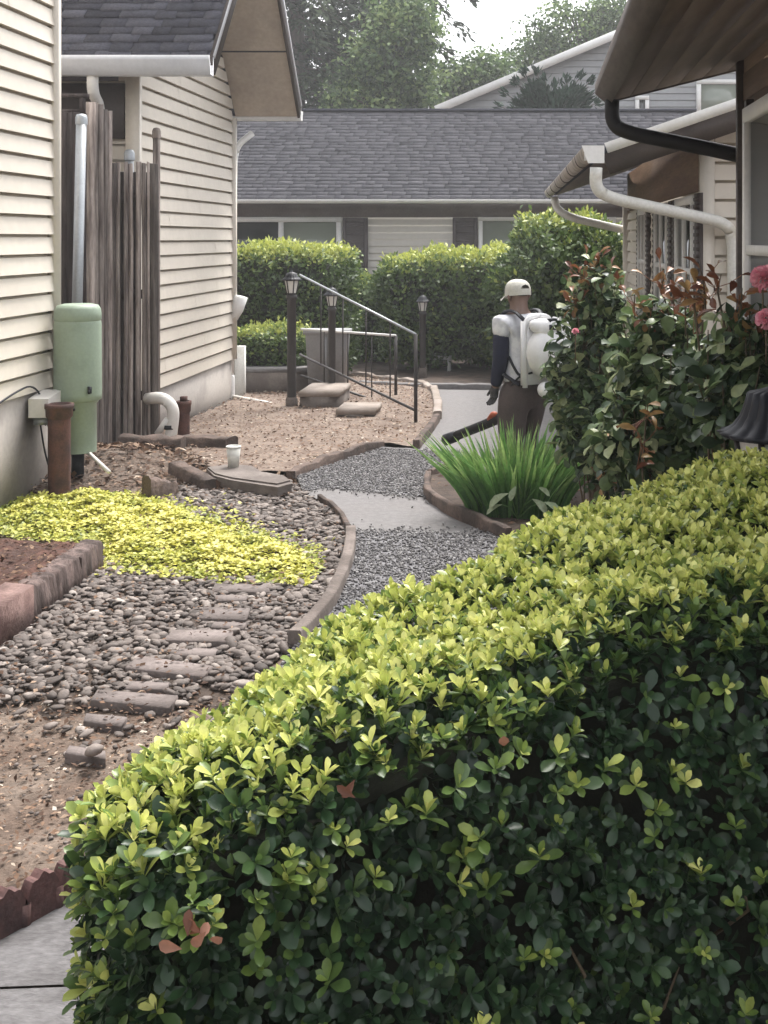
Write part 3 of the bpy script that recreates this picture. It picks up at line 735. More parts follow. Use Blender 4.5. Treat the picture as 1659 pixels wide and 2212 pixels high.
MB().box((X6 + .052, 6.585, 1.55), (.14, .07, 3.0)).build('corner_post', M['fasciawood'], h6)
w = side_window(h6, X6, 4.6, 6.23, 1.1, 2.72, .075)
mb = MB(); mb.box((X6 - .0, 6.29, 1.9), (.04, .09, 1.75)); mb.build('window_casing', M['darktrim'], h6)
mb = MB(); mb.tube(bend([P(1322, 216, 6.85), P(1322, 268, 6.85), P(1352, 286, 6.8), P(1560, 327, 6.68), P(1606, 338, 6.66)], 6, .12), .042, 12); mb.build('downspout', M['blackpipe'], h6, smooth=True)
# ---------------------------------------------------------------- fences, pipes and boxes by the left houses
def board(mb, x, Y, y_top, w, z0, th=0.022, rz=0.0, lean=0.0, tint=None):
    """one rough fence board, its top at picture height y_top"""
    c = P(x, y_top, Y); h = c[2] - z0
    ca, sa = math.cos(rz), math.sin(rz)
    n = 8; zs = np.linspace(0, h, n)
    wv = w * (1 + rng.uniform(-.06, .06, n)); ox = np.cumsum(rng.normal(0, .002, n)) + lean * zs
    vs = []
    for z, ww, o in zip(zs, wv, ox):
        for a, b in ((-ww / 2, -th / 2), (ww / 2, -th / 2), (ww / 2, th / 2), (-ww / 2, th / 2)):
            vs.append((c[0] + (a + o) * ca - b * sa, Y + (a + o) * sa + b * ca, z0 + z + (rng.uniform(-.006, .006) if z == h else 0)))
    f = []
    for i in range(n - 1):
        for k in range(4): f.append([i * 4 + k, i * 4 + (k + 1) % 4, i * 4 + 4 + (k + 1) % 4, i * 4 + 4 + k])
    f.append([n * 4 - 4, n * 4 - 3, n * 4 - 2, n * 4 - 1])
    mb.add(vs, f, rng.uniform(0.1, 0.95) if tint is None else tint)
    return mb
fz = 0.02
f1 = thing('fence', 'tall dark weathered board fence standing behind the green pedestal', 'fence', (-4.2, 11.3, fz))
mb = MB()
for k in range(5): board(mb, 122 + k * 14.5, 11.32, 243 + rng.uniform(-3, 3), .06, fz, tint=rng.uniform(.1, .5))
mb.build('panel', M['fence_dark'], f1)
mb = MB()
for y in (207, 241): mb.box(P(150, y, 11.42) , (.36, .06, .035))
for x in (126, 178): mb.box(P(x, 226, 11.42), (.04, .05, .16))
mb.build('top_frame', M['fence_dark'], f1)
for x, yt, Y, w, rz in ((194, 221, 11.34, .085, .5), (206, 222, 11.42, .06, .5), (218, 226, 11.5, .06, .6), (227, 236, 11.56, .055, .6), (235, 240, 11.64, .05, .7)):
    board(MB(), x, Y, yt, w, fz, rz=rz).build('board', M['fence'], f1)
f2 = thing('fence', 'lower weathered picket fence with gaps in front of second house', 'fence', (-3.95, 11.8, fz))
for x, w, rz, t in ((243, .04, .25, .2), (256, .045, -.4, .85), (270, .038, .3, .45), (283, .048, -.2, .95), (299, .05, .4, .7), (312, .036, -.3, .35), (322, .026, .3, .7), (334, .075, .15, .02)):
    board(MB(), x, 11.77 + rng.uniform(-.02, .02), 354 + rng.uniform(-5, 5), w, fz, rz=rz, lean=rng.uniform(-.004, .004), tint=t).build('board', M['fence'], f2)
for z in (0.5, 1.5, 2.45): MB().box((P(290, 400, 11.84)[0], 11.84, z), (.42, .035, .09)).build('rail', M['fence_dark'], f2)
mb = MB()
for k in range(6): board(mb, 247 + k * 16.8, 11.89, 372, .070, fz, tint=rng.uniform(.05, .4))
mb.build('gap_shade_panel', M['fence_dark'], f2)  # dark sheet added behind the pickets to paint the shade in the gaps
for x, yt, r, m in ((275, 334, .042, 'galv'), (334, 287, .035, 'fence')):
    p = P(x, yt, 11.86)
    o = MB().tube([(p[0], 11.86 + .06, 0), (p[0], 11.92, p[2])], r, 10).build('post', M[m], f2)
    MB().lathe((p[0], 11.92, p[2]), [(r * 1.25, -.05), (r * 1.25, .02), (r * .9, .05), (0.001, .06)], 12).build('post_cap', M[m], o)
p0, p1 = P(160, 960, 11.05), P(176, 255, 11.05)
pc = thing('conduit_pipe', 'leaning grey metal pipe rising behind the green pedestal', 'pipe', tuple(p0))
MB().tube([p0, p1], .047, 14).build('pipe', M['galv'], pc, smooth=True)
MB().lathe(p1, [(.054, -.06), (.054, .0), (.045, .03), (.001, .04)], 14).build('cap', M['galv'], pc)

YP = 9.92
pb = P(168, 962, YP); pb[2] = zg_ = float(za_(962, YP))
pd = thing('utility_pedestal', 'pale green cylindrical utility pedestal with domed lid', 'utility box', tuple(pb))
c0 = np.array((pb[0], YP, 0))
def zz(y): return za_(y, YP)
rp = 0.189
MB().lathe(c0, [(rp * .78, pb[2] - .05), (rp * .78, zz(872)), (rp * .86, zz(868)), (rp * .86, zz(864))], 32).build('base', M['greenbox'], pd, smooth=True)
MB().lathe(c0, [(rp * .8, zz(868)), (rp, zz(862)), (rp * 1.0, zz(850)), (rp * .985, zz(700)), (rp * .965, zz(694)), (rp * .95, zz(692))], 32).build('body', M['greenbox'], pd, smooth=True)
MB().lathe(c0, [(rp * .95, zz(692.5)), (rp * .985, zz(690)), (rp * .985, zz(678)), (rp * .95, zz(667)), (rp * .85, zz(659)), (rp * .6, zz(656)), (rp * .5, zz(657)), (.001, zz(657))], 32).build('lid', M['greenbox'], pd, smooth=True)
mb = MB(); mb.box((c0[0] + .15, YP - .14, zz(838)), (.022, .03, .055), rz=.8); mb.tube([(c0[0] + .15, YP - .155, zz(838)), (c0[0] + .155, YP - .16, zz(846))], .01, 8); mb.build('latch', M['black'], pd)
MB().tube([(c0[0], YP, .0), (c0[0], YP, pb[2])], .05, 10).build('stake', M['black'], pd)
MB().box((c0[0] + .02, YP - .158, zz(879)), (.03, .02, .02)).build('bolt', M['black'], pd)

def iron_pipe(x, yt, yb, Y, r, label, cap):
    b, t = P(x, yb, Y), P(x, yt, Y)
    t_ = thing('iron_pipe', label, 'pipe', tuple(b)); h = t[2] - b[2]
    MB().lathe(b, [(r, -.08), (r, h - .1)], 20).build('stem', M['rust'], t_, smooth=True)
    mb = MB().lathe(b, [(r, h - .12), (r * 1.18, h - .10), (r * 1.22, h - .04), (r * 1.3, h - .035), (r * 1.3, h), (r * .98, h), (r * .95, h - .05), (.001, h - .05)], 20)
    mb.build('collar', M['rust'], t_)
    if cap: MB().box(b + np.array((0, 0, h + .02)), (.06, .06, .05)).build('plug', M['rust'], t_)
iron_pipe(128, 872, 1046, 9.5, .085, 'large rusty iron pipe standing before the green pedestal', False)
iron_pipe(397, 866, 950, 12.0, .058, 'smaller capped iron pipe beside the white pvc elbow', True)
t = thing('vent_elbow', 'thick white pvc elbow curving out of the low fence', 'pipe', tuple(P(360, 945, 11.6)))
MB().tube(bend([P(318, 861, 11.7), P(352, 858, 11.62), P(376, 880, 11.6), P(372, 925, 11.6), P(366, 950, 11.6)], 6, .09), .057, 14).build('elbow', M['pvc'], t, smooth=True)
MB().tube([P(340, 938, 11.58), P(362, 905, 11.58)], .032, 10).build('branch_pipe', M['pvc'], t, smooth=True)
MB().lathe(P(368, 922, 11.6), [(.06, -.02), (.064, -.02), (.064, .02), (.06, .02)], 14).build('joint_ring', M['black'], t)
ub = thing('utility_box', 'small white plastic utility box on left foundation with dangling cables', 'utility box', tuple(P(78, 905, 9.75)))
p = P(70, 868, 9.7)
mb = MB(); mb.prism_x([(9.50, p[2] - .10), (9.50, p[2] + .05), (9.78, p[2] + .09), (9.85, p[2] + .06), (9.85, p[2] - .12)], -4.02, -3.86); mb.build('cover', M['pvc'], ub)
MB().box((-3.95, 9.66, p[2] - .14), (.1, .22, .05)).build('gland', M['galv'], ub)
for k in range(4):
    a = np.array((-3.97 + .03 * k, 9.6 + .06 * k, p[2] - .14)); b = np.array((-3.9 + .02 * k + rng.uniform(-.03, .03), 9.75 + .05 * k, .04))
    m_ = (a + b) / 2 + np.array((rng.uniform(-.04, .05), .02, -.05)); MB().tube(bend([a, m_, b], 8, .3), .007, 6).build('cable', M['black'], ub)
MB().tube(bend([(-4.015, 8.6, p[2] + .02), (-4.0, 9.15, p[2] + .13), (-3.99, 9.5, p[2] + .17), (-3.99, 9.72, p[2] + .02), (-3.99, 9.76, p[2] - .2)], 6, .15), .008, 6).build('cable', M['black'], ub)
tag(MB().tube([P(185, 972, 9.9), P(236, 1020, 9.62)], .016, 8).build('thin_pipe', M['pvc']), 'thin white plastic pipe poking from the soil under the pedestal', 'pipe')

# ---------------------------------------------------------------- old timbers, slab and paper cup
def timber(a, b, w, h, label, m='oldwood', name='timber', cat='timber'):
    a, b = np.array(a, float), np.array(b, float)
    n = 9; d = (b - a) / np.linalg.norm(b - a); x = np.array((-d[1], d[0], 0)); vs = []
    for t in np.linspace(0, 1, n):
        c = a + (b - a) * t
        for s1, s2 in ((-1, 0), (-.9, .92), (-.5, 1), (.5, 1), (.9, .92), (1, 0)):
            vs.append(c + x * w / 2 * s1 * (1 + rng.uniform(-.1, .1)) + np.array((0, 0, h * s2 * (1 + rng.uniform(-.10, .1)))))
    f = [[i * 6 + k, i * 6 + 6 + k, i * 6 + 7 + k, i * 6 + 1 + k] for i in range(n - 1) for k in range(5)]
    mb = MB(); mb.add(vs, f); mb.ngon(vs[:6]); mb.ngon(vs[-6:][::-1])
    return tag(mb.build(name, M[m]), label, cat)
timber(P(262, 985, 11.3), P(396, 990, 11.25), .16, .20, 'black rotten timber in front of the white pvc elbow')
timber(P(398, 966, 11.9), P(502, 972, 11.6), .18, .12, 'grey weathered board beside the smaller iron pipe')
timber(P(375, 1085, 9.6), P(316, 1078, 9.4), .14, .17, 'short broken timber at the tip of the yellow groundcover')
timber(P(378, 1020, 10.2), P(455, 1060, 9.75), .12, .10, 'split brown timber lying left of the stone slab')
sl_ = P(500, 1040, 10.25)
mb = MB(); pts = [(sl_[0] - .24, 10.15), (sl_[0] - .06, 10.02), (sl_[0] + .2, 10.05), (sl_[0] + .26, 10.2), (sl_[0] + .1, 10.42), (sl_[0] - .2, 10.4)]
pts = [tuple(G(x, y, .1)[:2]) for x, y in ((446, 1012), (495, 1006), (545, 1009), (566, 1022), (615, 1031), (630, 1043), (600, 1051), (545, 1043), (500, 1036), (462, 1026))]; mb.prism(pts, 0.02, 0.095); mb.prism([(sl_[0] + (x - sl_[0]) * .96, 10.25 + (y - 10.25) * .9) for x, y in pts], .09, 0.108); tag(mb.build('stone_slab', M['stepside']), 'rough flat stone slab carrying the small white cup', 'slab')
cz_ = 0.105; cp = thing('paper_cup', 'dirty white paper cup standing on the rough stone slab', 'cup', (sl_[0] + .03, 10.2, cz_))
c_ = np.array((sl_[0] + .03, 10.2, cz_))
MB().lathe(c_, [(.001, .002), (.044, .0), (.06, .17), (.052, .17), (.04, .02)], 18).build('cup', M['offwhite'], cp, smooth=True)
MB().lathe(c_, [(.060, .165), (.064, .167), (.064, .18), (.052, .185), (.048, .16)], 18).build('rim', M['offwhite'], cp)

# ---------------------------------------------------------------- garden lamps, railings, steps beyond
def lamp(loc, h, label, group, s=1.0, rp_=None, z1y=None):
    t = thing('garden_lamp', label, 'lamp', tuple(loc), group); b = np.array(loc, float)
    dz = 0 if z1y is None else (h - .10 * s) - (z1y - b[2])
    MB().lathe(b, [(.075 * s, -.05), (.075 * s, .10), (.06 * s, .13)], 12).build('base', M['edging'], t)
    MB().lathe(b, [(.056 * s, .1), (.056 * s, h - .34 * s - dz), (.07 * s, h - .32 * s - dz), (.07 * s, h - .29 * s - dz), (.04 * s, h - .27 * s - dz)], 14).build('post', M['iron'], t, smooth=False)
    z0, z1 = h - .27 * s, h - .10 * s
    if z1y is not None: z1 = z1y - b[2]; z0 = z1 - .17 * s
    g = MB(); g.lathe(b, [(.055 * s, z0), (.088 * s, z1)], 6); g.build('glass', M['lampglass'], t)
    fr = MB()
    for k in range(6):
        a = 2 * np.pi * k / 6; u = np.array((math.cos(a), math.sin(a), 0))
        fr.tube([b + u * .057 * s + (0, 0, z0), b + u * .09 * s + (0, 0, z1)], .008 * s, 6)
    fr.lathe(b, [(.03 * s, z0 - .01), (.062 * s, z0 - .005), (.062 * s, z0 + .012)], 6); fr.build('frame', M['iron'], t)
    prof = [(.118 * s, z1 - .005), (.122 * s, z1 + .008), (.10 * s, z1 + .02), (.075 * s, z1 + .05), (.06 * s, z1 + .085), (.03 * s, z1 + .10), (.012 * s, z1 + .105), (.012 * s, z1 + .125), (.001, z1 + .13)]
    if rp_: prof = [(r * s, z1 + z * s) for r, z in rp_]
    ro = MB(); seg = 128; a = np.linspace(0, 2 * np.pi, seg, endpoint=False); vs = []
    for i, (r, z) in enumerate(prof):
        fl = 1 + ((.05 if rp_ is None else .10) * np.abs(np.sin(a * 8)) if 0 < i < (5 if rp_ is None else 7) else 0)
        vs.append(np.column_stack((b[0] + r * fl * np.cos(a), b[1] + r * fl * np.sin(a), np.full(seg, b[2] + z))))
    ro.add(np.concatenate(vs), [[i * seg + k, i * seg + (k + 1) % seg, (i + 1) * seg + (k + 1) % seg, (i + 1) * seg + k] for i in range(len(prof) - 1) for k in range(seg)])
    ro.build('lamp_roof', M['black'], t, smooth=True)
    return t
GL = 'lantern posts in the garden'
b1 = P(630, 880, 14.9); lamp(b1, za_(588, 14.9) - b1[2], 'black lantern post nearest the second house corner', GL)
b2 = P(717, 850, 15.7); lamp(b2, za_(624, 15.7) - b2[2], 'black lantern post standing before the grey bin', GL, .86)
b3 = P(913, 812, 19.0); lamp(b3, za_(640, 19.0) - b3[2], 'faint dark lantern post against the middle hedge', GL, .9)
b4 = P(1672, 1600, 4.95); b4[2] = 0.05
lamp(b4, za_(800, 4.95) - .05, 'large black lantern with fluted roof behind the hedge at right edge', GL, 1.75, [(.118, 0), (.123, .010), (.108, .014), (.088, .028), (.073, .050), (.063, .078), (.057, .104), (.03, .112), (.012, .118), (.012, .14), (.001, .145)], z1y=za_(943, 4.95))

def railing(name, A, B, zA, zB, low, nb, label, posts, rad=.02, top='iron'):
    """handrail from A (high) to B (low) with a lower bar, balusters and end posts"""
    A, B = np.array(A, float), np.array(B, float)
    t = thing(name, label, 'handrail', (B[0], B[1], posts[1]))
    MB().tube([A, B], rad, 8).build('top_rail', M[top], t)
    if low: MB().tube([A - (0, 0, low[0]), B - (0, 0, low[1])], .016, 8).build('lower_rail', M['iron'], t)
    for k, (p, zb) in enumerate(((A, posts[0]), (B, posts[1]))):
        if zb is not None: MB().tube([(p[0], p[1], zb - .05), p], .021, 8).build('post', M['iron'], t)
    if low:
        for k in range(1, nb):
            q = k / nb; p = A + (B - A) * q; l = low[0] + (low[1] - low[0]) * q
            MB().tube([p, p - (0, 0, l)], .0095, 6).build('baluster', M['iron'], t)
    return t
A_, B_ = P(648, 594, 15.3), P(898, 722, 13.5)
railing('handrail', A_, B_, 0, 0, (A_[2] - P(662, 766, 15.3)[2], B_[2] - P(893, 887, 13.5)[2]), 5, 'near sloping black iron handrail beside the steps, grey top bar', (None, P(893, 912, 13.5)[2]), .015, 'galv')
A2, B2 = P(650, 711, 16.1), P(855, 725, 15.8)
railing('handrail', A2, B2, 0, 0, (.62, .95), 4, 'far level handrail with white top bar beside the grey bin', (None, P(855, 845, 15.8)[2]), .016, 'white')
def step_block(x0, x1, yt, yb, Y, depth, label):
    a, b = P(x0, yt, Y), P(x1, yb, Y); t = thing('step', label, 'step', ((a[0] + b[0]) / 2, Y + depth / 2, b[2] - .1))
    mb = MB(); mb.box(((a[0] + b[0]) / 2, Y + depth / 2, (a[2] - .06 + b[2] - .1) / 2), (b[0] - a[0], depth, a[2] - .06 - b[2] + .1)); mb.build('riser', M['stepside'], t)
    mb = MB(); mb.box(((a[0] + b[0]) / 2, Y + depth / 2 - .015, a[2] - .03), (b[0] - a[0] + .03, depth + .03, .06)); mb.build('tread', M['step'], t)
step_block(648, 731, 846, 886, 14.8, .9, 'upper grey concrete step beneath the sloping handrail')
step_block(729, 808, 884, 903, 13.9, .6, 'lowest brown concrete step beside the upper step')
pw = thing('planter_wall', 'low concrete planter wall behind the first lantern post', 'wall', (-4.0, 16.3, -.2))
a, b = P(516, 803, 16.6), P(664, 850, 16.6)
MB().box(((a[0] + b[0]) / 2, 16.75, (a[2] + b[2]) / 2 - .05), (b[0] - a[0], .28, a[2] - b[2] + .1)).build('wall', M['stepside'], pw)
MB().box(((a[0] + b[0]) / 2, 16.74, a[2] + .02), (b[0] - a[0] + .05, .34, .06)).build('coping', M['concrete'], pw)
MB().box((P(519, 780, 16.35)[0], 16.35, .06), (.13, .1, 1.05)).build('end_post', M['offwhite'], pw)
a, b = P(660, 722, 16.45), P(748, 842, 16.45)
bn = thing('waste_bin', 'tall grey plastic bin behind the second lantern post', 'bin', ((a[0] + b[0]) / 2, 16.6, b[2]))
mb = MB(); cx = (a[0] + b[0]) / 2; w0, w1 = (b[0] - a[0]) * .86 / 2, (b[0] - a[0]) / 2
vs = [(cx + sx * w, 16.6 + sy * w * .6, z) for w, z in ((w0, b[2]), (w1, a[2])) for sx, sy in ((-1, -1), (1, -1), (1, 1), (-1, 1))]
mb.add(vs, [[0, 1, 5, 4], [1, 2, 6, 5], [2, 3, 7, 6], [3, 0, 4, 7], [3, 2, 1, 0]]); mb.box((cx, 16.6 - w1 * .62, (a[2] + b[2]) / 2), (.03, .03, (a[2] - b[2]) * .9)); mb.build('body', M['bin'], bn)
MB().box((cx, 16.59, a[2] + .03), (2 * w1 + .06, 2 * w1 * .66, .06)).build('lid', M['bin'], bn)
p = P(945, 772, 20.3); t = thing('bench', 'small white slatted bench seat under the middle hedge', 'bench', (p[0], 20.3, p[2] - .25))
MB().box((p[0], 20.3, p[2] + .0), (.5, .25, .05)).build('seat', M['white'], t)
for k in (-1, 1): MB().box((p[0] + k * .2, 20.3, p[2] - .14), (.05, .2, .26)).build('leg', M['white'], t)
MB().box((p[0] - .12, 20.44, p[2] + .14), (.2, .04, .2)).build('backrest', M['white'], t)

# ---------------------------------------------------------------- edgings, blocks and pavers
def edging(pts, w, z0, h, label, m, jit=.012, step=.12, name='edging'):
    """a low wobbly kerb following a plan polyline"""
    P_ = [np.array(p, float) for p in pts]; out = []
    for i in range(len(P_) - 1):
        k = max(2, int(np.linalg.norm(P_[i + 1] - P_[i]) / step))
        out += [P_[i] + (P_[i + 1] - P_[i]) * q / k for q in range(k)]
    out.append(P_[-1]); A = np.array(out)
    if len(A) > 6:
        for _ in range(2): A[1:-1] = (A[:-2] + 2 * A[1:-1] + A[2:]) / 4
    T = np.gradient(A, axis=0); T /= np.linalg.norm(T, axis=1)[:, None]; N = np.column_stack((-T[:, 1], T[:, 0])); vs = []
    for i, (c, n) in enumerate(zip(A, N)):
        zb = zt(c[1]) + z0; hh = h + rng.uniform(-jit, jit)
        for s1, s2 in ((-1, -.02), (-1, hh * .9), (-.8, hh), (.8, hh * .98), (1, hh * .88), (1, -.02)):
            q = c + n * (w / 2 * s1 + rng.uniform(-jit, jit) * .4); vs.append((q[0], q[1], zb + s2))
    f = [[i * 6 + k, i * 6 + 6 + k, i * 6 + 7 + k, i * 6 + 1 + k] for i in range(len(A) - 1) for k in range(5)]
    mb = MB(); mb.add(vs, f, .5); mb.ngon(vs[:6]); mb.ngon(vs[-6:][::-1])
    return tag(mb.build(name, M[m]), label, 'edging')
e1 = XY([(636, 1400), (712, 1318), (746, 1240), (758, 1190), (757, 1160)])
edging(e1, .07, 0.0, .085, 'curved grey timber edging between river stones and gravel path', 'edging', .006)
edging(XY([(753, 1150), (740, 1122), (716, 1097), (690, 1082)]), .035, 0.0, .05, 'thin dark edging strip around the far end of the river stones', 'oldwood', .006)
edging([tuple(p) for p in XY([(628, 1036)]) + BED2F[:3]], .09, 0.0, .085, 'crumbling brown edging along the tan bed beside gravel', 'oldwood', .02)
edging(BED2F[3:6], .07, 0.0, .10, 'dark board edging at the outer corner of the tan bed', 'oldwood', .008)
edging(XY([(945, 908)]) + BED2F[6:], .10, 0.0, .10, 'pale curved stone edging round the far end of tan bed', 'step', .02)
edging(XY([(826, 972), (862, 975), (900, 977)]), .05, 0.0, .03, 'short flush concrete strip where gravel meets far path', 'concrete', .004)
edging(XY([(926, 1040), (920, 1080), (948, 1098), (976, 1117), (1035, 1144), (1100, 1172)]), .05, 0.0, .10, 'rotting wooden edging around the iris bed', 'oldwood', .014)
edging(XY([(928, 1036), (965, 1022), (1000, 1012)]), .05, 0.0, .09, 'short dark board edging behind the iris clump', 'oldwood', .008)
edging([(-2.6, 17.9), (-1.9, 17.55), (-0.2, 17.3), (1.4, 17.3)], .16, 0.0, .09, 'pale kerb across the far end of the path', 'concrete', .008)
# border blocks of the raised bed
yb = [7.46, 7.1, 6.74, 6.4]
lb = ['farthest mossy block of the raised bed border, at its corner', 'mossy stained block next to the corner block of raised bed', 'stained border block just beyond the pink block']
for k in range(3):
    y0, y1 = yb[k], yb[k + 1]; mb = MB(); n = 16
    prof = [(.075, -.03), (.07, .07), (.06, .165), (.045, .178), (-.03, .182), (-.06, .175), (-.06, 0)]
    vs = []
    for q in np.linspace(0, 1, n):
        sc = 0.94 if q in (0, 1) else 1.0
        for a, z in prof: vs.append((-2.755 + a * sc + rng.uniform(-.009, .009), y0 + (y1 + .006 - y0) * q, max(-.03, z * sc + rng.uniform(-.007, .007))))
    mb.add(vs, [[i * 7 + k2, i * 7 + (k2 + 1) % 7, i * 7 + 7 + (k2 + 1) % 7, i * 7 + 7 + k2] for i in range(n - 1) for k2 in range(7)], rng.uniform(.2, .8))
    mb.ngon(vs[:7][::-1]); mb.ngon(vs[-7:])
    tag(mb.build('border_block', M['blocks']), lb[k], 'border block', 'border blocks of the raised bed')
mb = MB(); mb.box((-2.74, 6.17, .10), (.13, .42, .235), jit=.012, rz=.03); tag(mb.build('border_block', M['pinkblock']), 'pinkish concrete border block of raised bed at left edge', 'border block', 'border blocks of the raised bed')
mb = MB(); mb.box((-2.76, 5.70, .09), (.13, .48, .21), jit=.012, rz=.1); tag(mb.build('border_block', M['blocks']), 'dark border block nearest the camera below the pink block', 'border block', 'border blocks of the raised bed')
# stepping pavers in the river stones
pav = [((465, 1256), (578, 1259), (585, 1277), (456, 1272)), ((462, 1283), (533, 1281), (533, 1293), (468, 1295)), ((440, 1306), (540, 1311), (532, 1336), (424, 1330)), ((462, 1340), (533, 1342), (526, 1355), (455, 1352)),
       ((372, 1356), (506, 1361), (494, 1386), (352, 1378)), ((390, 1394), (470, 1400), (462, 1416), (376, 1410)), ((300, 1414), (460, 1437), (440, 1460), (270, 1440)), ((282, 1468), (365, 1474), (358, 1488), (270, 1484)),
       ((210, 1485), (385, 1500), (366, 1526), (195, 1507)), ((186, 1534), (275, 1544), (262, 1564), (180, 1550)), ((150, 1606), (228, 1616), (228, 1632), (140, 1622))]
dn = ['farthest wide paver, at the edge of the yellow groundcover', 'farthest narrow paver, just in front of the farthest wide one', 'second wide paver from the yellow groundcover', 'second narrow paver from the yellow groundcover', 'third wide paver from the yellow groundcover', 'third narrow paver, in the middle of the row',
      'largest wide paver with a slanted edge', 'narrow paver just below the largest wide paver', 'nearest wide paver, longest in the row', 'nearest narrow paver in the river stones', 'flat stone half sunk in dirt with a pebble on it']
for q, l in zip(pav, dn):
    c = [G(x, y, .03)[:2] for x, y in q]
    m_ = np.mean(c, 0); 
    mb = MB(); n = 4; zt0, tl = .017 + rng.uniform(-.004, .006), rng.uniform(-.03, .03)
    top = [(x, y, zt0 + tl * (x - m_[0])) for x, y in c]; top2 = [(m_[0] + (x - m_[0]) * .985, m_[1] + (y - m_[1]) * .97, z + .006) for x, y, z in top]
    bot = [(x, y, -.02) for x, y, z in top]
    mb.add(bot + top + top2, [[k, (k + 1) % 4, 4 + (k + 1) % 4, 4 + k] for k in range(4)] + [[4 + k, 4 + (k + 1) % 4, 8 + (k + 1) % 4, 8 + k] for k in range(4)] + [[8, 9, 10, 11]], rng.uniform(.2, .8))
    tag(mb.build('paver', M['paver']), l, 'paver', 'stepping pavers in the river stones')
# scalloped edging at the lower left
c0_, c1_ = np.array((-1.86, 3.02)), np.array((-1.16, 4.18)); L_ = np.linalg.norm(c1_ - c0_); u_ = (c1_ - c0_) / L_; n_ = np.array((u_[1], -u_[0]))
ws = .115; k = 0
lbs = ['scalloped terracotta edging piece at the left frame edge', 'scalloped terracotta edging piece in the middle of the row', 'scalloped terracotta edging piece nearest the hedge']
for k in range(3):
    a0 = .30 + k * 3 * ws; mb = MB()
    pr = []
    for j in range(37):
        q = j / 36 * 3; ph = q % 1
        pr.append((a0 + q * ws * .985, .085 + .05 * abs(math.sin(math.pi * q)) ** .7 + .012 * math.sin(math.pi * q * 3) ** 2))
    for s_ in (0, 1):
        o = n_ * (.02 if s_ == 0 else -.02)
        for j in range(36):
            (p, z), (p2, z2) = pr[j], pr[j + 1]; A1, A2 = c0_ + u_ * p + o, c0_ + u_ * p2 + o
            mb.quad((A1[0], A1[1], -.02), (A2[0], A2[1], -.02), (A2[0], A2[1], z2), (A1[0], A1[1], z), .5)
    for j in range(36):
        (p, z), (p2, z2) = pr[j], pr[j + 1]; A1, A2 = c0_ + u_ * p, c0_ + u_ * p2; o = n_ * .02
        mb.quad((*(A1 + o), z), (*(A2 + o), z2), (*(A2 - o), z2), (*(A1 - o), z), .7)
    for j in (0, 12, 24, 36):
        p, z = pr[j]; A1 = c0_ + u_ * p; mb.tube([(*(A1 + n_ * .012), -.02), (*(A1 + n_ * .012), z - .01)], .016, 8, tint=.3)
    tag(mb.build('scalloped_edging', M['terracotta']), lbs[k], 'edging', 'scalloped edging pieces')

# ---------------------------------------------------------------- loose stones, gravel chips, litter
def ico():
    bm_v = []; t = (1 + 5 ** .5) / 2
    v = np.array([(-1, t, 0), (1, t, 0), (-1, -t, 0), (1, -t, 0), (0, -1, t), (0, 1, t), (0, -1, -t), (0, 1, -t), (t, 0, -1), (t, 0, 1), (-t, 0, -1), (-t, 0, 1)]); v = v / np.linalg.norm(v[0])
    f = [(0, 11, 5), (0, 5, 1), (0, 1, 7), (0, 7, 10), (0, 10, 11), (1, 5, 9), (5, 11, 4), (11, 10, 2), (10, 7, 6), (7, 1, 8), (3, 9, 4), (3, 4, 2), (3, 2, 6), (3, 6, 8), (3, 8, 9), (4, 9, 5), (2, 4, 11), (6, 2, 10), (8, 6, 7), (9, 8, 1)]
    V = [tuple(p) for p in v]; cache = {}; F2 = []
    def mid(a, b):
        k = (min(a, b), max(a, b))
        if k not in cache:
            m_ = (np.array(V[a]) + np.array(V[b])) / 2; V.append(tuple(m_ / np.linalg.norm(m_))); cache[k] = len(V) - 1
        return cache[k]
    for a, b, c in f:
        ab, bc, ca = mid(a, b), mid(b, c), mid(c, a); F2 += [(a, ab, ca), (b, bc, ab), (c, ca, bc), (ab, bc, ca)]
    return np.array(V), np.array(f), np.array(F2)
ICV, ICF0, ICF = ico()
def stones(mb, xy, z, size, flat=(.35, .6), tints=None, low=False):
    n = len(xy); V0 = ICV[:12] if low else ICV; F0 = ICF0 if low else ICF
    s = size[:, None] * np.column_stack((rng.uniform(.8, 1.35, n), rng.uniform(.6, .95, n), rng.uniform(flat[0], flat[1], n)))
    v = V0[None] * (1 + rng.normal(0, .07, (n, len(V0), 1))) * s[:, None, :]
    a = rng.uniform(0, 2 * np.pi, n); tl = rng.normal(0, .25, n)
    ct, st_ = np.cos(tl)[:, None], np.sin(tl)[:, None]
    x, y, zz_ = v[..., 0] * ct - v[..., 2] * st_, v[..., 1], v[..., 0] * st_ + v[..., 2] * ct
    ca, sa = np.cos(a)[:, None], np.sin(a)[:, None]
    X = x * ca - y * sa + xy[:, 0:1]; Y = x * sa + y * ca + xy[:, 1:2]; Z = zz_ + (z + s[:, 2] * .45)[:, None]
    f = (F0[None] + (np.arange(n) * len(V0))[:, None, None]).reshape(-1, 3)
    t = np.clip(rng.normal(.45, .22, n), 0, 1) if tints is None else tints
    mb.add(np.stack((X, Y, Z), -1).reshape(-1, 3), f, np.repeat(t, len(F0)))
def scatter(poly, sp, jit=.42):
    A = np.array(poly); gx, gy = np.meshgrid(np.arange(A[:, 0].min(), A[:, 0].max(), sp), np.arange(A[:, 1].min(), A[:, 1].max(), sp * .87))
    gx = gx + (np.arange(gx.shape[0]) % 2)[:, None] * sp / 2
    gx = gx.ravel() + rng.uniform(-jit, jit, gx.size) * sp; gy = gy.ravel() + rng.uniform(-jit, jit, gy.size) * sp
    ok = inside(gx, gy, poly); return np.column_stack((gx[ok], gy[ok]))
rocks = ROCKS
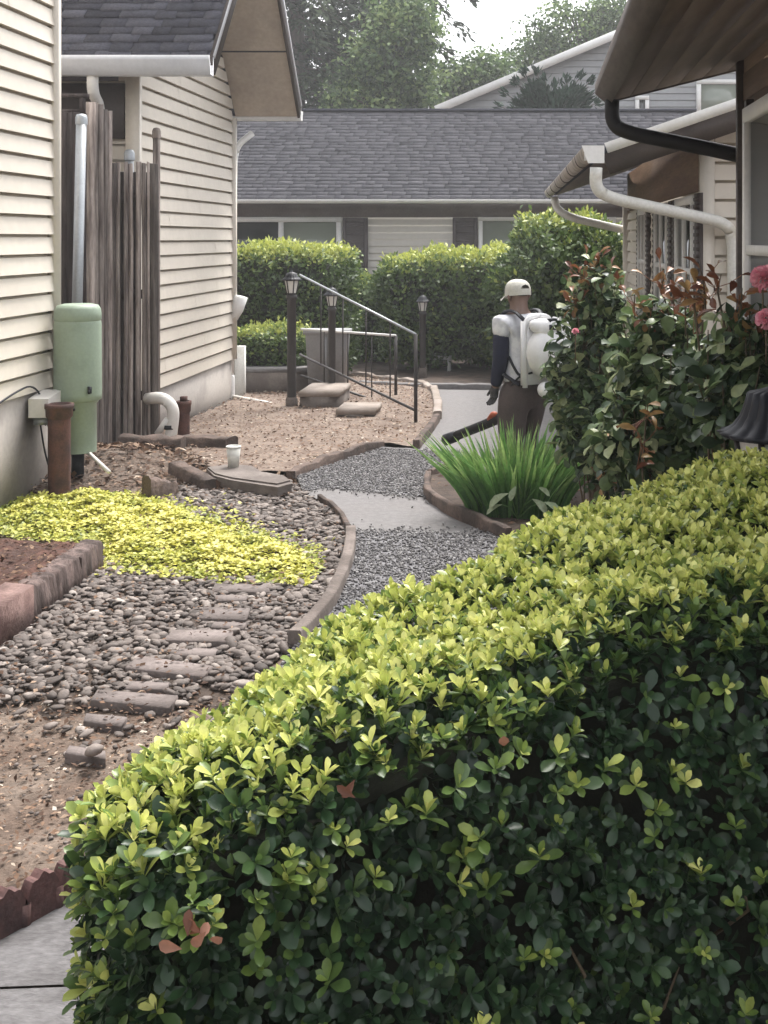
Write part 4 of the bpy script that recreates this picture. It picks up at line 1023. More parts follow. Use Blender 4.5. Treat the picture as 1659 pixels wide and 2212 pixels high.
COVER = XY([(-40, 1118), (60, 1078), (190, 1066), (310, 1072), (430, 1112), (560, 1160), (650, 1188), (700, 1222), (650, 1268), (560, 1262), (440, 1252), (330, 1238), (205, 1222), (195, 1182), (100, 1165), (-40, 1152)])
mb = MB()
q = scatter(rocks, .044)
pv_in = np.zeros(len(q), bool)
for p4 in pav: pv_in |= inside(q[:, 0], q[:, 1], XY(p4, .03))
deep0 = None
deep = inside(q[:, 0], q[:, 1], COVER) & (edge_dist(q[:, 0], q[:, 1], COVER) > .1)
fade = np.clip((q[:, 1] - 5.15) / .45, 0.12, 1)          # thins out into the dirt at the near end
q = q[~pv_in & ~deep & (rng.uniform(0, 1, len(q)) < fade)]
stones(mb, q, np.zeros(len(q)) + rng.uniform(-.008, .006, len(q)), np.clip(rng.lognormal(math.log(.024), .3, len(q)), .012, .042), flat=(.3, .55))
q = q[rng.uniform(0, 1, len(q)) < .55]; q = q + rng.normal(0, .015, q.shape)
stones(mb, q, np.full(len(q), .008), np.clip(rng.lognormal(math.log(.022), .3, len(q)), .010, .038), flat=(.28, .5))
q = scatter([(-2.6, 3.75), (-1.1, 4.2), (-.8, 5.6), (-2.7, 6.0)], .04); q = q[rng.uniform(0, 1, len(q)) < .45]
stones(mb, q, np.full(len(q), -.014), np.clip(rng.lognormal(math.log(.008), .4, len(q)), .003, .02), low=True)
tag(mb.build('river_stones', M['pebble'], smooth=True), 'rounded grey brown river stones spread between pavers and path', 'river stones', kind='stuff')
p = G(203, 1618, .06); mb = MB(); stones(mb, np.array([[p[0], p[1]]]), np.array([.045]), np.array([.042]), tints=np.array([.8])); tag(mb.build('pebble', M['pebble'], smooth=True), 'single rounded pale pebble on the sunken flat stone', 'stone')
mb = MB()
for poly, n in ((gravA, 9000), (gravB, 12000)):
    A = np.array(poly); q = np.column_stack((rng.uniform(A[:, 0].min() - .3, A[:, 0].max() + .3, n * 2), rng.uniform(A[:, 1].min() - .4, A[:, 1].max() + .4, n * 2)))
    q = q[inside(q[:, 0], q[:, 1], poly) | ((edge_dist(q[:, 0], q[:, 1], poly) < rng.exponential(.06, len(q))) & inside(q[:, 0], q[:, 1], path_poly))][:n]
    stones(mb, q, zt(q[:, 1]) + .02, rng.uniform(.005, .012, len(q)), (.5, .9), np.clip(rng.normal(.45, .27, len(q)), 0, 1), low=True)
tag(mb.build('gravel', M['chips']), 'loose grey gravel chips covering parts of the path', 'gravel', kind='stuff')

# ---------------------------------------------------------------- leaves
TL = np.array([0, .3, .62, .87, 1.0]); TW = np.array([.07, .56, 1.0, .80, .12])
def leaves(mb, pos, axis, nrm, L, W, tint, curl=.12, fold=.18, low=False):
    """folded obovate leaves: base position, growing direction, face normal, length and width"""
    pos, axis, nrm = [np.asarray(k, float) for k in (pos, axis, nrm)]
    n = len(pos)
    axis = axis / (np.linalg.norm(axis, axis=1)[:, None] + 1e-9)
    b = np.cross(axis, nrm); b /= (np.linalg.norm(b, axis=1)[:, None] + 1e-9)
    nn = np.cross(b, axis)
    L = np.broadcast_to(L, n); W = np.broadcast_to(W, n); tint = np.broadcast_to(tint, n)
    if low:
        t = np.array([0, .5, .5, 1.0]); s = np.array([0, -.5, .5, 0]); h = np.array([0, .06, .06, -.04])
        f0 = np.array([[0, 1, 3, 2]])
    else:
        t = np.concatenate([[a, a, a] for a in TL]); s = np.concatenate([[-.5 * w, 0, .5 * w] for w in TW])
        h = np.concatenate([[fold * w * .5, 0, fold * w * .5] for w in TW]) - curl * t ** 2
        f0 = np.array([[i * 3 + k, i * 3 + k + 1, i * 3 + k + 4, i * 3 + k + 3] for i in range(4) for k in range(2)])
    v = pos[:, None] + axis[:, None] * (L[:, None] * t)[..., None] + b[:, None] * (W[:, None] * s)[..., None] + nn[:, None] * (L[:, None] * h)[..., None]
    m_ = len(t); f = (f0[None] + (np.arange(n) * m_)[:, None, None]).reshape(-1, f0.shape[1])
    mb.add(v.reshape(-1, 3), f, np.repeat(tint, len(f0)))
def unit(v): return v / (np.linalg.norm(v, axis=-1, keepdims=True) + 1e-9)
def rand_dir(n): return unit(rng.normal(0, 1, (n, 3)))
def whorls(mb, P0, D, L, tint, k=7, open_=(25, 75), newt=None):
    """shoot tips: k leaves round each shoot direction, the inner ones upright and the outer ones spread"""
    n = len(P0); D = unit(D)
    ref = np.where(np.abs(D[:, 2:3]) < .9, np.array([[0, 0, 1.0]]), np.array([[1.0, 0, 0]])); X = unit(np.cross(D, ref)); Y = np.cross(D, X)
    ph0 = rng.uniform(0, 2 * np.pi, n)
    for j in range(k):
        q = j / max(1, k - 1)                      # 0 outer .. 1 inner
        ph = ph0 + j * 2.4 + rng.normal(0, .25, n)
        th = np.radians(open_[1] + (open_[0] - open_[1]) * q + rng.normal(0, 9, n))
        rad = X * np.cos(ph)[:, None] + Y * np.sin(ph)[:, None]
        ax = D * np.cos(th)[:, None] + rad * np.sin(th)[:, None]
        nr = D * np.sin(th)[:, None] - rad * np.cos(th)[:, None]
        l = L * (1.0 - .25 * q) * rng.uniform(.6, 1.3, n)
        tt = tint * (.45 + .55 * q) if newt is None else tint + (newt - tint) * q ** .8
        leaves(mb, P0 + D * (.4 * L * q)[:, None] if not np.isscalar(L) else P0 + D * .4 * L * q, ax, nr, l, l * rng.uniform(.42, .55, n), np.clip(tt + rng.normal(0, .06, n), 0, 1))

# ---------------------------------------------------------------- the big hedge in front
def HZ(x): return .98 + np.clip(np.asarray(x) + .8, 0, 2.0) * .19
def onH(x, y):
    Y = 3.0
    for _ in range(60): Y = .6 * Y + .4 * F * (CZ - HZ((x - PX) / F * Y)) / (y - PY)
    return ((x - PX) / F * Y, Y)
front = [onH(*p) for p in ((225, 1835), (430, 1780), (650, 1690), (1000, 1535), (1300, 1405), (1659, 1310))]
back = [onH(*p) for p in ((1659, 985), (1450, 1025), (1250, 1095), (1100, 1160), (1000, 1232), (800, 1315), (620, 1415), (450, 1515), (228, 1640), (160, 1735))]
fe = np.array(front[-1]); be = np.array(back[0])
HP = front + [tuple(fe + (.5, .38)), tuple(fe + (1.1, .85)), tuple(be + (.9, .85)), tuple(be + (.4, .38))] + back
hd = thing('hedge', 'large clipped hedge with yellow-green shoot tips filling the foreground', 'hedge', (0.2, 3.2, 0))
hm = MB()
def top_sample(n, poly):
    A = np.array(poly); q = np.column_stack((rng.uniform(A[:, 0].min(), A[:, 0].max(), n * 3), rng.uniform(A[:, 1].min(), A[:, 1].max(), n * 3)))
    return q[inside(q[:, 0], q[:, 1], poly)]
def hump(x, y): return .022 * np.sin(x * 9 + 2 * y) + .02 * np.sin(y * 8 - 3 * x) + .012 * np.sin(21 * x + 17 * y)
def hedge_layer(sp_top, sp_side, sink, dark, k, Lf, prob):
    area = 3.6
    q = scatter(HP, sp_top, .5)
    d = edge_dist(q[:, 0], q[:, 1], HP); rd = np.clip(d / .16, 0, 1)
    z = HZ(q[:, 0]) + hump(q[:, 0], q[:, 1]) - .10 * (1 - rd) ** 2 - sink
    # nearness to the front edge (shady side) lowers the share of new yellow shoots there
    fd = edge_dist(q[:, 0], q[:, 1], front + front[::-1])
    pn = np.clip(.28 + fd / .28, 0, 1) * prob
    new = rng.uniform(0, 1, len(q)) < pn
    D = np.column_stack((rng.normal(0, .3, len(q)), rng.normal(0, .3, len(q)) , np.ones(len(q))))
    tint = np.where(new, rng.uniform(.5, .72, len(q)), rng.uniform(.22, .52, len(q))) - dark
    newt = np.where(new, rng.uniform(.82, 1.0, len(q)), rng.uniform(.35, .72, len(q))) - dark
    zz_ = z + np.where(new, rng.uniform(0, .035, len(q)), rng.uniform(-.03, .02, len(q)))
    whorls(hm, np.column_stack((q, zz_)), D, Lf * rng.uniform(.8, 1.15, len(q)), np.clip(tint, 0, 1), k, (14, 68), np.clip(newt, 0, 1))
    # sides: walk round the outline
    n = len(HP); Hl = 1.25
    for i in range(n):
        a, b = np.array(HP[i]), np.array(HP[(i + 1) % n]); L = np.linalg.norm(b - a)
        if a[0] > 2.0 and b[0] > 2.0: continue
        u = (b - a) / L; nv = np.array((u[1], -u[0]))
        m_ = max(1, int(L * Hl / sp_side ** 2))
        t = rng.uniform(0, 1, m_); zr = rng.uniform(.12, 1.0, m_); isf = i < len(front) + 1
        p = a + (b - a) * t[:, None]; zt_ = HZ(p[:, 0]) - .03
        z = zt_ * zr
        lf = np.clip((-p[:, 0] - .15) / .45, 0, 1)
        bulge = (.06 * (1 - lf) - .03 * lf) * np.sin(np.pi * np.clip((zt_ - z) / .9, 0, 1)) - .05 * lf * np.clip((zt_ - z) / .6, 0, 1) + .02 * np.sin(p[:, 0] * 11 + z * 9) - .05 * (zr > .93) - sink
        xy = p + nv * bulge[:, None]
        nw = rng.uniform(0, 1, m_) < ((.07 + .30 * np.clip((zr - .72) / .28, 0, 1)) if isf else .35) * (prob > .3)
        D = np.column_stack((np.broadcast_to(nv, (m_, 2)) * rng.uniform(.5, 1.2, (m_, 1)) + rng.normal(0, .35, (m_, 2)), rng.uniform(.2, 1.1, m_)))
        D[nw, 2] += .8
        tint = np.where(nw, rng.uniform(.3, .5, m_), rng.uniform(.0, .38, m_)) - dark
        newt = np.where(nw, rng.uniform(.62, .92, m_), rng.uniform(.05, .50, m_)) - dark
        off = np.where(nw, .03, rng.uniform(-.05, .02, m_))
        whorls(hm, np.column_stack((xy + nv * off[:, None], z)), D, Lf * rng.uniform(.8, 1.2, m_) * 1.08, np.clip(tint, 0, 1), k, (22, 80), np.clip(newt, 0, 1))
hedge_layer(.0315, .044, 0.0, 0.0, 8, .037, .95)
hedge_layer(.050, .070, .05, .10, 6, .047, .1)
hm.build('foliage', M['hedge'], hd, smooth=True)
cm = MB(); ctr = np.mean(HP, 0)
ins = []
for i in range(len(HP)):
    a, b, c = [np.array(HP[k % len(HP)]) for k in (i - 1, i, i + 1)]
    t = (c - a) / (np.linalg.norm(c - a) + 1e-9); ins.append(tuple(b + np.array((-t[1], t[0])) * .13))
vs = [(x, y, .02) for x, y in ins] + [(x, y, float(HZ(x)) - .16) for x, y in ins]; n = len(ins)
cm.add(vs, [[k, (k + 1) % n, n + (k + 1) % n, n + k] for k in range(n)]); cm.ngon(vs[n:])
cm.build('dark_core', M['core'], hd)  # solid dark core added behind the leaves, its colour standing for inner shade
for k in range(60):
    sm = MB()
    i = rng.integers(0, len(HP)); a, b = np.array(HP[i]), np.array(HP[(i + 1) % len(HP)]); q = a + (b - a) * rng.uniform(); m_ = q + (ctr - q) / np.linalg.norm(ctr - q) * .12
    z = rng.uniform(.1, .6) if q[0] > -.3 else .1; sm.tube([(*m_, z - .12), (*(q + rng.normal(0, .02, 2)), z), (*(q + (q - m_) * .15 + rng.normal(0, .02, 2)), z + .09)], [.005, .004, .002], 5, cap=False); sm.build('stem', M['cane'], hd)
dl = MB()
for x, y, n, Y in ((425, 2035, 7, front[1][1] + .0), (770, 1700, 2, front[2][1] + .04), (1092, 1605, 1, front[3][1] + .05)):
    c = P(x, y, Y - .09); leaves(dl, c + rng.normal(0, .014, (n, 3)), rand_dir(n) * (1, .4, 1) , np.tile((0, -1.0, .3), (n, 1)) + rng.normal(0, .3, (n, 3)), rng.uniform(.028, .042, n), rng.uniform(.015, .022, n), rng.uniform(0, 1, n))
dl.build('dead_leaves', M['deadleaf'], hd, smooth=True)

# ---------------------------------------------------------------- groundcover and litter
n = 42000; A = np.array(COVER); q = np.column_stack((rng.uniform(A[:, 0].min(), A[:, 0].max(), n), rng.uniform(A[:, 1].min(), A[:, 1].max(), n)))
ok = inside(q[:, 0], q[:, 1], COVER) | (edge_dist(q[:, 0], q[:, 1], COVER) < rng.exponential(.045, n)); q = q[ok]; d = edge_dist(q[:, 0], q[:, 1], COVER); n = len(q)
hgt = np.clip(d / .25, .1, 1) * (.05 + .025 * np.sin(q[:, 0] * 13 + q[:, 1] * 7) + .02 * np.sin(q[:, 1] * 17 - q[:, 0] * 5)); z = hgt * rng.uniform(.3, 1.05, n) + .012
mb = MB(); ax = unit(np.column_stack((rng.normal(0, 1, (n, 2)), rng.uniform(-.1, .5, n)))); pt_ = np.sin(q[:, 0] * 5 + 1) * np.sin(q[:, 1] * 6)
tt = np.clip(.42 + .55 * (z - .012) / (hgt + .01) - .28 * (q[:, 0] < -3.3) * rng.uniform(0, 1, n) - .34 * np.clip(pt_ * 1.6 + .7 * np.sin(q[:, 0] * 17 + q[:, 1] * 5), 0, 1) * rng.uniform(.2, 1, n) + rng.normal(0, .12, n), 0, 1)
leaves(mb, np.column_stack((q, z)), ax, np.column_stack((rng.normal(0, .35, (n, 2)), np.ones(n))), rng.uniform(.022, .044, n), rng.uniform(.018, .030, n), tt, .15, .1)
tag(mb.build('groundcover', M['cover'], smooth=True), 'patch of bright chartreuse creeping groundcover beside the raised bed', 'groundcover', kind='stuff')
mb = MB()
def litter(poly, n, zf, size, tl=(.1, .9)):
    A = np.array(poly); q = np.column_stack((rng.uniform(A[:, 0].min(), A[:, 0].max(), n), rng.uniform(A[:, 1].min(), A[:, 1].max(), n))); q = q[inside(q[:, 0], q[:, 1], poly)]; n = len(q)
    L = rng.uniform(size[0], size[1], n); leaves(mb, np.column_stack((q, zf(q[:, 0], q[:, 1]) + rng.uniform(.002, .014, n))), np.column_stack((rng.normal(0, 1, (n, 2)), rng.normal(0, .2, n))), np.column_stack((rng.normal(0, .5, (n, 2)), np.ones(n))), L, L * rng.uniform(.25, .7, n), rng.uniform(*tl, n) ** 1.6, .2, .2, low=True)
litter(bed2, 9000, lambda x, y: zt(y) + .068, (.012, .05), (.1, 1))
litter(bedL, 2500, lambda x, y: 0 * x + .175, (.015, .05), (0, .75))
heap = XY([(230, 960), (400, 990), (640, 1040), (560, 1060), (430, 1060), (320, 1075), (20, 1075), (60, 1020)])
litter(heap, 4200, lambda x, y: mound_z(x, y) + .0 + wob(x, y, .01), (.02, .09), (0, .95))
litter(ROCKS, 2600, lambda x, y: 0 * x + .028, (.012, .04), (0, .8))
litter([(-2.6, 3.6), (-1.0, 3.6), (-.8, 5.4), (-2.9, 5.8)], 5000, lambda x, y: 0 * x - .01, (.01, .035), (.1, 1))
litter(bedR, 1200, lambda x, y: zt(y) + .06, (.02, .06), (0, .8))
tag(mb.build('leaf_litter', M['litter']), 'dry brown leaf litter and bark scraps over the soil', 'litter', kind='stuff')
# ---------------------------------------------------------------- hedges and shrubs by the far house
def far_hedge(name, label, cat, x0, x1, y0, y1, z0, z1, n, size, rnd=.25, lump=.06, topn=1.0, round_=False, group=None, mat_='farhedge'):
    t = thing(name, label, cat, ((x0 + x1) / 2, (y0 + y1) / 2, z0), group)
    c = np.array(((x0 + x1) / 2, (y0 + y1) / 2, (z0 + z1) / 2)); h = np.array(((x1 - x0) / 2, (y1 - y0) / 2, (z1 - z0) / 2))
    d = rand_dir(n * 2); d = d[(d[:, 2] > -.95) & (d[:, 1] < .6)][:n]; n = len(d)
    e = 2.2 if round_ else 6.0
    # directions spread over the box, then pulled onto a super-ellipsoid
    d = unit(d * h) if not round_ else d
    sc = (np.sum(np.abs(d / h) ** e, 1)) ** (-1 / e)
    p = d * sc[:, None]
    g = unit(np.sign(p) * np.abs(p / h) ** (e - 1) / h)
    q = c + p
    ph = rng.uniform(0, 6, 4)
    l = lump * (np.sin(q[:, 0] * 5.1 + ph[0] + q[:, 2] * 3) + np.sin(q[:, 2] * 6.3 + ph[1] - q[:, 0] * 2) + .8 * np.sin(q[:, 0] * 13 + q[:, 2] * 11 + ph[2]))
    depth = rng.uniform(0, 1, n) ** 1.8 * -.22
    q = q + g * (l + depth)[:, None]
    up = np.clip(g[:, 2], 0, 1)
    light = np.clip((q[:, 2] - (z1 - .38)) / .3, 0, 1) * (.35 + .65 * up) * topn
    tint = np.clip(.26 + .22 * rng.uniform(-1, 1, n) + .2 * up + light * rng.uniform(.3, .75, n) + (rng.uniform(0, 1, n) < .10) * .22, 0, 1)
    mb = MB()
    for k in range(3):
        ax = unit(g * .5 + rng.normal(0, .7, (n, 3)) + (0, 0, .35))
        nr = unit(g + rng.normal(0, .55, (n, 3)) + (0, 0, .3))
        leaves(mb, q + rng.normal(0, size * .5, (n, 3)), ax, nr, size * rng.uniform(.7, 1.3, n), size * .55, np.clip(tint + rng.normal(0, .07, n), 0, 1), low=True)
    mb.build('foliage', M[mat_], t)
    cm = MB(); seg = 16; vs = []; rows = 8; vi = []
    for i in range(rows + 1):
        th = np.pi * i / rows
        for k in range(seg):
            a = 2 * np.pi * k / seg; dd = np.array((math.sin(th) * math.cos(a), math.sin(th) * math.sin(a), math.cos(th))) + 1e-6
            s_ = (np.sum(np.abs(dd / h) ** e)) ** (-1 / e); vs.append(c + dd * s_ * .86)
    cm.add(vs, [[i * seg + k, (i + 1) * seg + k, (i + 1) * seg + (k + 1) % seg, i * seg + (k + 1) % seg] for i in range(rows) for k in range(seg)])
    cm.build('dark_core', M['core'], t)  # solid core added inside, coloured dark as the shade between leaves
    for k in range(4):
        st = MB(); a = c + (rng.uniform(-.6, .6) * h[0], rng.uniform(-.3, .3) * h[1], 0); st.tube([(a[0], a[1], z0 - .35), (a[0] + rng.normal(0, .08), a[1], c[2])], .03, 6); st.build('stem', M['bark'], t)
    return t
Yh = 18.6
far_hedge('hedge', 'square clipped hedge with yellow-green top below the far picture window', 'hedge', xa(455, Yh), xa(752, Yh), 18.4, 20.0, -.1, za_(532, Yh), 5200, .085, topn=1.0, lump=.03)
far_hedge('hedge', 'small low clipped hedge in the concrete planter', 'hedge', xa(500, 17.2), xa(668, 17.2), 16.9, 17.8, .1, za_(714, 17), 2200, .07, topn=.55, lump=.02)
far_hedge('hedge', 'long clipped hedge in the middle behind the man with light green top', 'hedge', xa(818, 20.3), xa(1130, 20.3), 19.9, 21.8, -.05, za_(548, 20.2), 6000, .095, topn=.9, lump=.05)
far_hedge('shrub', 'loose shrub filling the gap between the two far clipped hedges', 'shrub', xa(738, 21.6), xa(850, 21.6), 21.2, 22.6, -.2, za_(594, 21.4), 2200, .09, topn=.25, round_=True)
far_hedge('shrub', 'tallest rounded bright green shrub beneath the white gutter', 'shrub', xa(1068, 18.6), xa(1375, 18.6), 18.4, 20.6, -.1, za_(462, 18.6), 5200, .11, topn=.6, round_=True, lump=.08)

# ---------------------------------------------------------------- iris clump and pale plant
ib = G(1122, 1104, .05); ib[2] = .05
it = thing('iris_plant', 'fan clump of upright green iris blades in front of the man', 'plant', tuple(ib))
mb = MB()
for k in range(420):
    r = .33 * math.sqrt(rng.uniform()); a = rng.uniform(0, 2 * np.pi)
    b = ib + np.array((r * math.cos(a) * 1.1, r * math.sin(a) * .7, -.02))
    out = np.array((math.cos(a), math.sin(a) * .6, 0)) * (.13 + r * 1.3) + np.array((rng.normal(0.04, .11), rng.normal(0, .08), 0))
    H = rng.uniform(.46, .74) * (1 - .4 * r); w = rng.uniform(.024, .042)
    droop = rng.uniform(0, .35) ** 2 * 1.6
    ts = np.linspace(0, 1, 7); c = b + out * (ts ** 1.5)[:, None] * H * 1.3 + np.array((0, 0, 1)) * (H * (ts - droop * ts ** 3))[:, None]
    fa = rng.uniform(0, np.pi); s = np.array((math.cos(fa), math.sin(fa), 0))
    ww = w * np.array([.8, 1, 1, .95, .8, .5, .02]); vs = np.concatenate((c - s * ww[:, None] / 2, c + s * ww[:, None] / 2))
    base_t = rng.uniform(.05, .6)
    mb.add(vs, [[i, 7 + i, 8 + i, i + 1] for i in range(6)], np.clip(base_t + np.linspace(-.15, .4, 6), 0, 1))
mb.build('blades', M['iris'], it, smooth=True)
pp = G(1120, 1118, .05); pp[1] = 8.55; pp[0] = xa(1118, 8.55)
pt = thing('broadleaf_plant', 'small plant with pale broad leaves at the foot of irises', 'plant', tuple(pp))
mb = MB(); sm = MB()
for x, y, l, w, dx in ((1098, 1066, .15, .075, -1), (1160, 1052, .10, .05, 1), (1085, 1090, .12, .05, -1.4), (1150, 1078, .13, .07, .6), (1175, 1085, .12, .07, 1.3), (1115, 1050, .1, .05, -.2)):
    c = P(x, y, 8.5); sm.tube([pp, (pp + c) / 2 + (0, 0, .03), c], .004, 5)
    leaves(mb, [c], [(dx, -.3, -.25)], [(0, -.5, .9)], l, w, rng.uniform(.6, 1), .5, .2)
mb.build('foliage', M['pale'], pt, smooth=True); sm.build('stems', M['iris'], pt)

# ---------------------------------------------------------------- roses
def rose(label, base, blobs, n, L, red, flowers=()):
    t = thing('rose_bush', label, 'rose bush', tuple(base), 'rose bushes behind the hedge'); base = np.array(base, float)
    lf, rd, cn = MB(), MB(), MB()
    tips = []
    for (c, r) in blobs:
        c, r = np.array(c, float), np.array(r, float)
        m = int(n * np.prod(r) ** .66)
        d = rand_dir(m); p = c + d * r * (rng.uniform(.25, 1, (m, 1)) ** .5)
        p = p[p[:, 2] > .12]; m = len(p); d = unit(p - c)
        for k in range(5):
            ax0 = unit(d * .6 + rng.normal(0, .55, (m, 3)) + (0, 0, .1)) if k == 0 else ax0
            side = unit(np.cross(ax0, rng.normal(0, 1, (m, 3)))) if k == 0 else side
            off = [(0, 0), (.5, .8), (.5, -.8), (1.1, .75), (1.1, -.75)][k]
            l = L * rng.uniform(.7, 1.3, m) * (1.15 if k == 0 else .9)
            ax = unit(ax0 * (1 if k == 0 else .5) + side * off[1] + (0, 0, -.25))
            nr = unit((0, 0, 1) + rng.normal(0, .5, (m, 3)) + d * .4)
            tt = np.clip(rng.normal(.42, .27, m), 0, 1) + (rng.uniform(0, 1, m) < .24) * .48
            leaves(lf, p - ax0 * (off[0] * L)[..., None] if not np.isscalar(off[0]) else p - ax0 * off[0] * L, ax, nr, l, l * rng.uniform(.55, .75, m), np.clip(tt, 0, 1), .3, .25)
        for k in range(10):
            a = base + (rng.normal(0, .06), rng.normal(0, .06), 0); dd = rand_dir(1)[0]; dd[2] = abs(dd[2]) + .3; b = c + unit(dd) * r * rng.uniform(.7, 1.08)
            cn.tube(bend([a, (a + b) / 2 + rng.normal(0, .05, 3) + (0, 0, .1), b], 6, .3), [.008] + [.006] * 6 + [.003], 6, cap=False)
            tips.append(b)
    for x, y, Y, m, up in red:
        c = P(x, y, Y); rd = MB(); m = int(m * 1.1)
        p = c + rng.normal(0, 1, (m, 3)) * (.05, .04, .05)
        ax = unit(rand_dir(m) + (0, 0, up)); leaves(rd, p, ax, unit(rng.normal(0, .5, (m, 3)) + (0, -.5, .8)), L * rng.uniform(.6, 1.15, m), L * .45, rng.uniform(0, 1, m), .35, .3)
        for pk in p: rd.tube([c, (c + pk) / 2 + (0, 0, -.01), pk], .002, 4, cap=False)
        rd.build('red_shoot', M['rosered'], t, smooth=True)
        b = c + (0, 0, -.25) + rng.normal(0, .03, 3); cn.tube([b, c + (0, 0, -.02), c + (rng.normal(0, .01), 0, .06)], [.006, .005, .002], 6, cap=False)
    lf.build('foliage', M['rose'], t, smooth=True); cn.build('canes', M['cane'], t, smooth=True)
    for x, y, Y, r in flowers:
        c = P(x, y, Y); f = MB(); m = 70
        d = rand_dir(m); d = unit(d + (0, -.35, .35)); rr = r * rng.uniform(.25, .9, m)
        leaves(f, c + d * rr[:, None] * .55, unit(d + rng.normal(0, .35, (m, 3))), unit(np.cross(d, rng.normal(0, 1, (m, 3))) * .4 + d), r * rng.uniform(.5, .75, m), r * rng.uniform(.6, .9, m), rng.uniform(0, 1, m), -.35, .3)
        f.build('flower', M['petal'], t, smooth=True)
        cn2 = MB().tube([c + (0, 0, -.2), c], .004, 6).build('flower_stalk', M['cane'], t)
    return t
def blob(x, y, Y, rx, ry, rz): return (P(x, y, Y), (rx / F * Y, ry, rz / F * Y))
rose('rose bush with brown-red crown next to the man and his blower', (xa(1300, 8.2), 8.2, .05),
     [blob(1285, 800, 8.1, 112, .3, 175), blob(1290, 640, 8.2, 62, .22, 85), blob(1255, 890, 8.1, 65, .25, 130), blob(1330, 940, 7.8, 110, .3, 120)], 1700, .078,
     [(1262, 600, 8.1, 14, .5), (1290, 572, 8.2, 16, .7), (1315, 600, 8.15, 14, .6), (1245, 650, 8.0, 10, .3), (1350, 850, 7.2, 7, .5), (1332, 905, 7.2, 8, -.4), (1300, 1035, 7.6, 10, .2)], [(1243, 716, 7.75, .022)])
rose('large rose bush with pale glossy leaves in the middle of the bed', (xa(1450, 6.7), 6.7, .05),
     [blob(1430, 790, 6.8, 120, .3, 150), blob(1395, 940, 6.5, 115, .25, 120), blob(1500, 905, 6.4, 110, .3, 150)], 1600, .084,
     [(1370, 655, 6.8, 8, .5), (1455, 640, 6.7, 9, .6), (1405, 690, 6.7, 7, .4), (1500, 665, 6.5, 9, .7), (1385, 960, 6.0, 8, .3), (1395, 900, 6.1, 6, .3), (1430, 615, 6.8, 8, .8), (1480, 625, 6.6, 8, .6), (1520, 640, 6.5, 8, .6)])
rose('rose bush with pink blooms at the right edge', (xa(1620, 5.7), 5.7, .05),
     [blob(1600, 780, 5.6, 100, .2, 120), blob(1580, 880, 5.5, 80, .2, 110), blob(1680, 860, 5.5, 90, .25, 150)], 1400, .088,
     [(1550, 620, 5.7, 8, .6), (1500, 650, 5.8, 8, .5), (1600, 650, 5.6, 9, .5), (1640, 690, 5.5, 8, .4), (1575, 690, 5.6, 8, .4), (1520, 600, 5.8, 5, 1)],
     [(1648, 604, 5.3, .062), (1655, 688, 5.25, .045)])

# ---------------------------------------------------------------- trees beyond the roofs
def limb(mb, a, b, r0, r1, sag=0.0):
    a, b = np.array(a, float), np.array(b, float); ts = np.linspace(0, 1, 6)
    p = a + (b - a) * ts[:, None] + np.array((0, 0, 1)) * (np.sin(ts * np.pi) * sag)[:, None] + rng.normal(0, .02, (6, 3)) * np.linalg.norm(b - a) * .3
    mb.tube(p, np.linspace(r0, r1, 6), 7, cap=False)
def broad_tree(label, base, h, blobs, ncl, nl, leaf, mat_, clr, gap=1.0):
    t = thing('tree', label, 'tree', tuple(base), 'trees behind the houses'); base = np.array(base, float)
    tr, fo = MB(), MB()
    top = base + (0, 0, h); tr.tube([base - (0, 0, .3), base + (0, 0, h * .4), top], [.32, .25, .08], 10)
    for c, r in blobs:
        c, r = np.array(c, float), np.array(r, float)
        cl = c + rand_dir(ncl) * r * (rng.uniform(.2, 1, (ncl, 1)) ** .45)
        for p in cl[::4]:
            s = base + (0, 0, min(h, max(h * .35, p[2] - base[2] - np.hypot(*(p - base)[:2]) * .7))); limb(tr, s, p, .07, .015, .2)
        p = np.repeat(cl, nl, 0) + rng.normal(0, clr, (ncl * nl, 3)) * (1, 1, .7)
        cb = np.repeat(np.clip(rng.normal(.45, .2, ncl), 0, 1), nl); n = len(p)
        leaves(fo, p, rand_dir(n) + (0, 0, -.3), unit(rng.normal(0, .7, (n, 3)) + (0, -.3, .8)), leaf * rng.uniform(.6, 1.3, n), leaf * .65, np.clip(cb + rng.normal(0, .2, n), 0, 1), low=True)
    tr.build('trunk', M['bark'], t); fo.build('crown', M[mat_], t)
    return t
